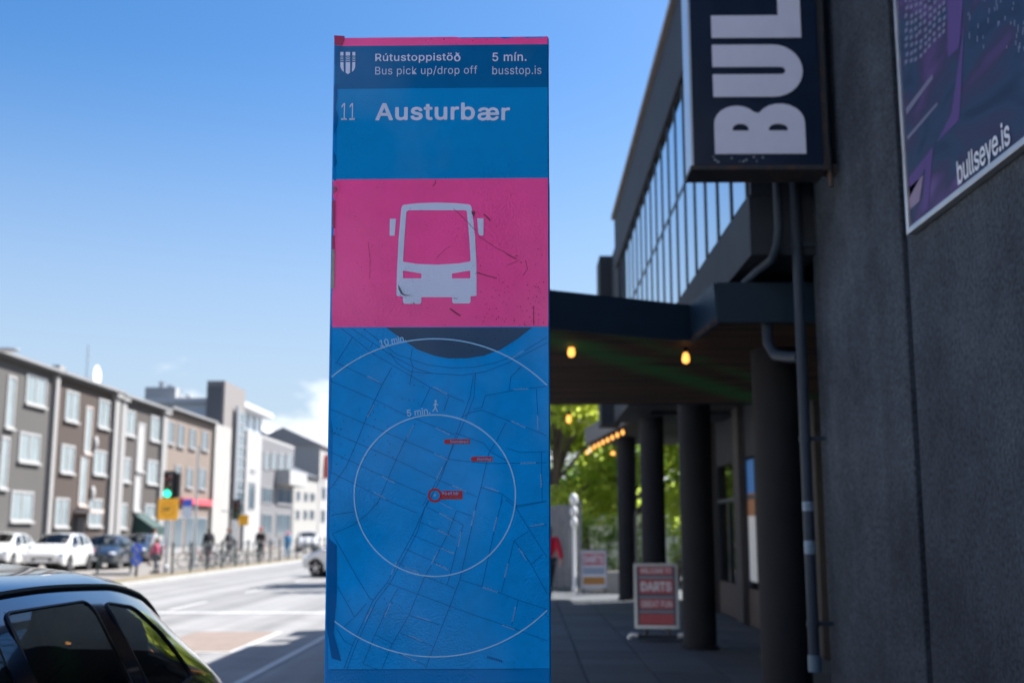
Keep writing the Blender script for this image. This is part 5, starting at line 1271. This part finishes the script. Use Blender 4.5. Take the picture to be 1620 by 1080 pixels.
        fi.tube([w_+Vector((-.01*s_,.04,.01)), w_+Vector((-.02*s_,.065,-.03)), w_+Vector((-.02*s_,.068,-.055))], [.011,.010,.008], 6)
        o = fi.build('fingers', skinm, None, smooth=True); o.parent = root
    o = MB().ball((0,.132*k,1.565*k), 1, 8, 6, (.028,.006,.008)).build('mouth', mat('lip', (.4,.14,.12), .5), None); o.parent = root
    if hat:
        o = MB().ball((0,.02*k,1.70*k), 1, 14, 8, (.115*k,.13*k,.10*k)).build('hat', mat('hat_%.2f' % hat[0], hat, .9), None, smooth='full'); o.parent = root
    root.rotation_euler = (0,0,rz)
    return root
q = onz(868, 946); person('person in red jacket and dark trousers walking behind the pylon', (q.x, q.y, 0), radians(12), (.55,.015,.04), (.02,.025,.035), (.06,.04,.025), arm=.34)
q = onz(455, 877); person('child in bright blue clothes with pink hat on the far pavement', (XFN-1.5, onx(455, 860, XFN-1.5).y, 0), radians(160), (.03,.32,.62), (.04,.34,.62), (.1,.06,.03), h=1.48, hat=(.75,.15,.38), stride=.1, arm=.08)
person('child in pink top behind the green traffic light pole', (XFN-1.0, onx(249, 860, XFN-1.0).y, 0), radians(90), (.50,.10,.18), (.10,.11,.13), (.12,.07,.03), h=1.3, stride=.12)
person('person in white top near the green awning', (XFN-4.0, onx(243, 860, XFN-4.0).y, 0), radians(-60), (.7,.7,.7), (.10,.12,.16), (.05,.03,.02), stride=.15)
person('person in black coat standing among the parked bicycles', (XFN-2.2, onx(330, 860, XFN-2.2).y, 0), radians(40), (.015,.015,.02), (.03,.03,.04), (.03,.02,.015), stride=.06, arm=.05)
person('person in charcoal clothes by the bicycles, facing the houses', (XFN-2.2, onx(362, 860, XFN-2.2).y, 0), radians(85), (.04,.045,.05), (.02,.02,.03), (.15,.08,.04), stride=.2)
person('person with red hat in dark coat by the grey wing', (XFN-1.6, onx(412, 860, XFN-1.6).y, 0), radians(190), (.03,.02,.02), (.02,.02,.025), (.05,.03,.02), hat=(.45,.08,.06), stride=.15)

# ---------------------------------------------------------------- sandwich boards under the canopy
redp = mat('board_red', (.50,.10,.12), .5, var=.1); palep = mat('board_white', (.72,.73,.78), .5); 
def board(label, y0, px, foot_y, rows_, tilt, yaw, w_=.66, h_=1.0, legs='spring', back=None):
    q = onz(px, foot_y); b = thing('sandwich_board', label, 'sign', (q.x, q.y, 0))
    zb = .17 if legs == 'spring' else .12
    cy_, sy_ = cos(yaw), sin(yaw)
    def L(u, v_, d): # u across, v up the leaning board, d out of the face
        yy = v_*sin(tilt) - d*cos(tilt); zz = zb + v_*cos(tilt) + d*sin(tilt)
        return Vector((q.x + u*cy_ - yy*sy_, q.y + u*sy_ + yy*cy_, zz))
    def lbox(u0, u1, v0, v1, d0, d1): 
        return [L(u0,v0,d0),L(u1,v0,d0),L(u1,v1,d0),L(u0,v1,d0),L(u0,v0,d1),L(u1,v0,d1),L(u1,v1,d1),L(u0,v1,d1)], [(0,1,2,3),(7,6,5,4),(0,4,5,1),(1,5,6,2),(2,6,7,3),(3,7,4,0)]
    fr = MB(); t_ = .045; hw = w_/2
    for a in ((-hw,-hw+t_,0,h_),(hw-t_,hw,0,h_),(-hw+t_,hw-t_,0,t_),(-hw+t_,hw-t_,h_-t_,h_)): fr.add(*lbox(*a, -.02, .02))
    fr.build('frame', alum, b)
    MB().add(*lbox(-hw+t_, hw-t_, t_, h_-t_, -.012, .008)).build('panel', back or palep, b)
    for v0, v1, m, tx, bold, tm_ in rows_:
        if m: MB().add(*lbox(-hw+t_+.035, hw-t_-.035, v0*h_, v1*h_, .009, .0105)).build('printed_band', m, b)
        if tx:
            mb = MB(); pad = (v1-v0)*h_*.16
            put_text(mb, tx, (-hw+t_+.06, v0*h_+pad, hw-t_-.06, v1*h_-pad), lambda u, v_: L(u, v_, .0125), bold); mb.build('lettering', tm_ or palep, b, fixn=False)
    if legs == 'spring':
        for u in (-.17, .17): MB().tube([L(u,0,0), L(u,-.10,0)], .028, 8).build('spring', black, b)
        MB().add(*lbox(-.3,.3,-.135,-.10,-.14,.14)).build('base', mat('board_base', (.05,.05,.055), .6), b, bevel=.02)
        for u in (-.42, .42):
            mb = MB(); mb.tube([L(u*.72,-.11,.16), L(u*.9,-.10,.17), L(u,-.12,.15), L(u*1.02,-.16,.14)], .032, 8); mb.build('foot', whitep, b, smooth=True)
    else:
        for u in (-hw+.08, hw-.08): MB().tube([L(u,0,0), L(u,-.12,0)], .02, 8).build('leg', black, b)
        MB().add([Vector(p) for p in lbox(-hw, hw, 0, .04, -.5, -.46)[0]], lbox(0,1,0,1,0,1)[1]).build('rear_foot', alum, b)
    return b
dimp = mat('board_grey_line', (.34,.38,.45), .5)
board('white board with red bands reading DARTS, leaning beside a column', 0, 1040, 1012, [(.825,.945,redp,'WELCOME TO',.02,None), (.765,.81,None,'THE HOME OF GOOD TIMES',0,dimp) if False else (.77,.80,dimp,None,0,None), (.53,.755,redp,'DARTS',.04,None), (.465,.49,dimp,None,0,None), (.30,.45,redp,'GREAT FUN',.02,None), (.245,.27,dimp,None,0,None), (.06,.225,redp,None,0,None)], radians(9), radians(-4), .68, .98, back=mat('board_dark', (.10,.10,.14), .5))
orange = mat('board_orange', (.45,.22,.06), .5)
board('smaller board with red text, grey strip and orange base, out in the sun gap', 0, 940, 938, [(.60,.90,redp,'DARTS',.03,None), (.36,.55,mat('board_blue_grey', (.30,.36,.46), .5),None,0,None), (.10,.30,orange,None,0,None)], radians(6), radians(3), .74, 1.02, 'leg')

# ---------------------------------------------------------------- trees, hedge, fence at the far end of the arcade
leafm = []
for k, c_ in enumerate(((.11,.135,.028), (.13,.16,.032), (.06,.09,.022))):
    m = mat('leaf_%d' % k, c_, .55, var=.25, vscale=1.5)
    p = m.node_tree.nodes['Principled BSDF']; p.inputs['Subsurface Weight'].default_value = 0
    t = m.node_tree; trn = t.nodes.new('ShaderNodeBsdfTranslucent'); trn.inputs[0].default_value = (min(.62,c_[0]*4.8), min(.7,c_[1]*4.8), c_[2]*3.6, 1); mxs = t.nodes.new('ShaderNodeMixShader'); mxs.inputs[0].default_value = .76
    o_ = [n for n in t.nodes if n.type == 'OUTPUT_MATERIAL'][0]; t.links.new(p.outputs[0], mxs.inputs[1]); t.links.new(trn.outputs[0], mxs.inputs[2]); t.links.new(mxs.outputs[0], o_.inputs[0]); leafm.append(m)
bark = mat('bark', (.09,.07,.05), .9, var=.3, vscale=8, bump=.6, bscale=20)
def leaves(clumps, n, size, rnd):
    mb = MB()
    for c_, r in clumps:
        for k in range(int(n*r*r)):
            d = Vector((rnd.gauss(0,1), rnd.gauss(0,1), rnd.gauss(0,1))).normalized(); rr = r*(rnd.random()**.45)
            p = Vector(c_) + Vector((d.x*rr, d.y*rr, d.z*rr*.8)); s_ = size*rnd.uniform(.6,1.3)
            a = Vector((rnd.gauss(0,1), rnd.gauss(0,1), rnd.gauss(0,.6))).normalized(); b = a.cross(Vector((rnd.gauss(0,1), rnd.gauss(0,1), rnd.gauss(0,1)))).normalized()
            i = len(mb.v); mb.v += [p-a*s_, p-b*s_*.45, p+a*s_, p+b*s_*.45]; mb.f.append((i,i+1,i+2,i+3))
    return mb
def tree(label, x, y_, h_, r, m, seed, n=330):
    rnd = random.Random(seed); t_ = thing('broadleaf_tree', label, 'tree', (x, y_, 0)); cl = []
    tr = MB(); tr.tube([(x,y_,-.1),(x+.05,y_,h_*.2),(x-.05,y_+.05,h_*.45),(x,y_,h_*.8)], [.20,.16,.11,.03], 9)
    for k in range(26):
        a = rnd.uniform(0, 2*pi); f = rnd.uniform(.28,.98); rr = r*rnd.uniform(.35,.95)*(1.15-abs(f-.55))
        c_ = (x+rr*cos(a), y_+rr*sin(a), h_*f); cl.append((c_, r*rnd.uniform(.30,.46)))
        tr.tube([(x,y_,h_*f*.6), ((x+c_[0])/2,(y_+c_[1])/2,h_*f*.85), c_], [.07,.045,.015], 6)
    tr.build('trunk', bark, t_, smooth=True)
    leaves(cl, n, .15, rnd).build('crown', m, t_, fixn=False)
    return t_
tree('bright green broadleaf tree behind the grey plank fence', 1.0, 37.5, 8.2, 2.5, leafm[1], 1)
tree('yellow-green spreading tree behind the white lamp post', 3.6, 39.5, 8.6, 2.6, leafm[0], 2)
tree('dense green tree standing beyond the farthest arcade column', 6.6, 38.0, 8.0, 2.6, leafm[1], 3)
tree('darker green tree set back between the two bright ones', 2.2, 44.0, 8.6, 2.8, leafm[2], 4)
tree('pale green tree partly hidden by the bus stop pylon', -1.6, 40.5, 7.6, 2.3, leafm[0], 5)
def shrub(label, x, y_, h_, r, m, seed):
    rnd = random.Random(seed); t_ = thing('shrub', label, 'shrub', (x, y_, 0))
    st_ = MB(); cl = []
    for k in range(10):
        a = rnd.uniform(0, 2*pi); rr = r*rnd.random()*.75; c_ = (x+rr*cos(a), y_+rr*sin(a), h_*rnd.uniform(.25,.85)); cl.append((c_, r*.5)); st_.tube([(x,y_,-.05), c_], [.03,.01], 5)
    st_.build('stems', bark, t_); leaves(cl, 420, .075, rnd).build('foliage', m, t_, fixn=False); return t_
shrub('dark rounded shrub beside the white lamp post', 2.05, 34.0, 2.3, .9, leafm[2], 11)
shrub('dark shrub half behind the first sandwich board', 3.2, 34.4, 2.1, .9, leafm[2], 12)
shrub('leafy shrub showing between two dark columns', 4.5, 34.6, 2.4, 1.0, leafm[0], 13)
shrub('low green shrub beyond the last column gap', 5.8, 34.6, 2.2, 1.0, leafm[2], 14)
# white rendered garden wall glimpsed through the leaves
gw = tag(MB().box(-3, 9, 47.0, 47.3, -.1, 3.2).build('garden_wall', offwhite), 'pale garden wall glimpsed behind the trees', 'wall')
# plank fence with gate
pf_ = thing('plank_fence', 'weathered grey plank fence beside the white lamp post', 'fence', (.9, 33, 0))
gp = mat('weathered_plank', (.20,.20,.21), .8, var=.2, vscale=4)
for k in range(11):
    x0 = -.8+k*.205; MB().box(x0, x0+.19, 33.0, 33.03, .05, 2.35+random.uniform(-.02,.02)).build('plank', gp, pf_)
for zz in (.5, 1.9): MB().box(-.82, 1.46, 33.032, 33.08, zz, zz+.1).build('rail', gp, pf_)
for x0 in (-.9, 1.47): MB().box(x0, x0+.1, 33.0, 33.12, -.02, 2.5).build('post', gp, pf_)
q = ony(908, 838, 32.0); lpst = thing('garden_lamp', 'white garden lamp post with rounded lobes by the plank fence', 'lamp post', (q.x, 32, 0))
MB().lathe([(.07,-.02),(.07,.1),(.045,.14),(.045,1.75)], (q.x, 32, 0), 12).build('post', whitep, lpst, smooth=True)
for zz, r in ((1.86,.105),(2.16,.11),(2.48,.125)): MB().ball((q.x, 32, zz), 1, 14, 10, (r*.9,r*.9,r*1.45)).build('globe', whitep, lpst, smooth='full')
pl_ = thing('planter', 'low pale concrete planter behind the small sandwich board', 'planter', (2.2, 31.5, 0))
MB().box(1.75, 2.9, 31.3, 31.9, -.03, .55).build('trough', kerbm, pl_, bevel=.03)
MB().box(1.83, 2.82, 31.38, 31.82, .5, .56).build('soil', mat('soil', (.05,.04,.03), .95), pl_)
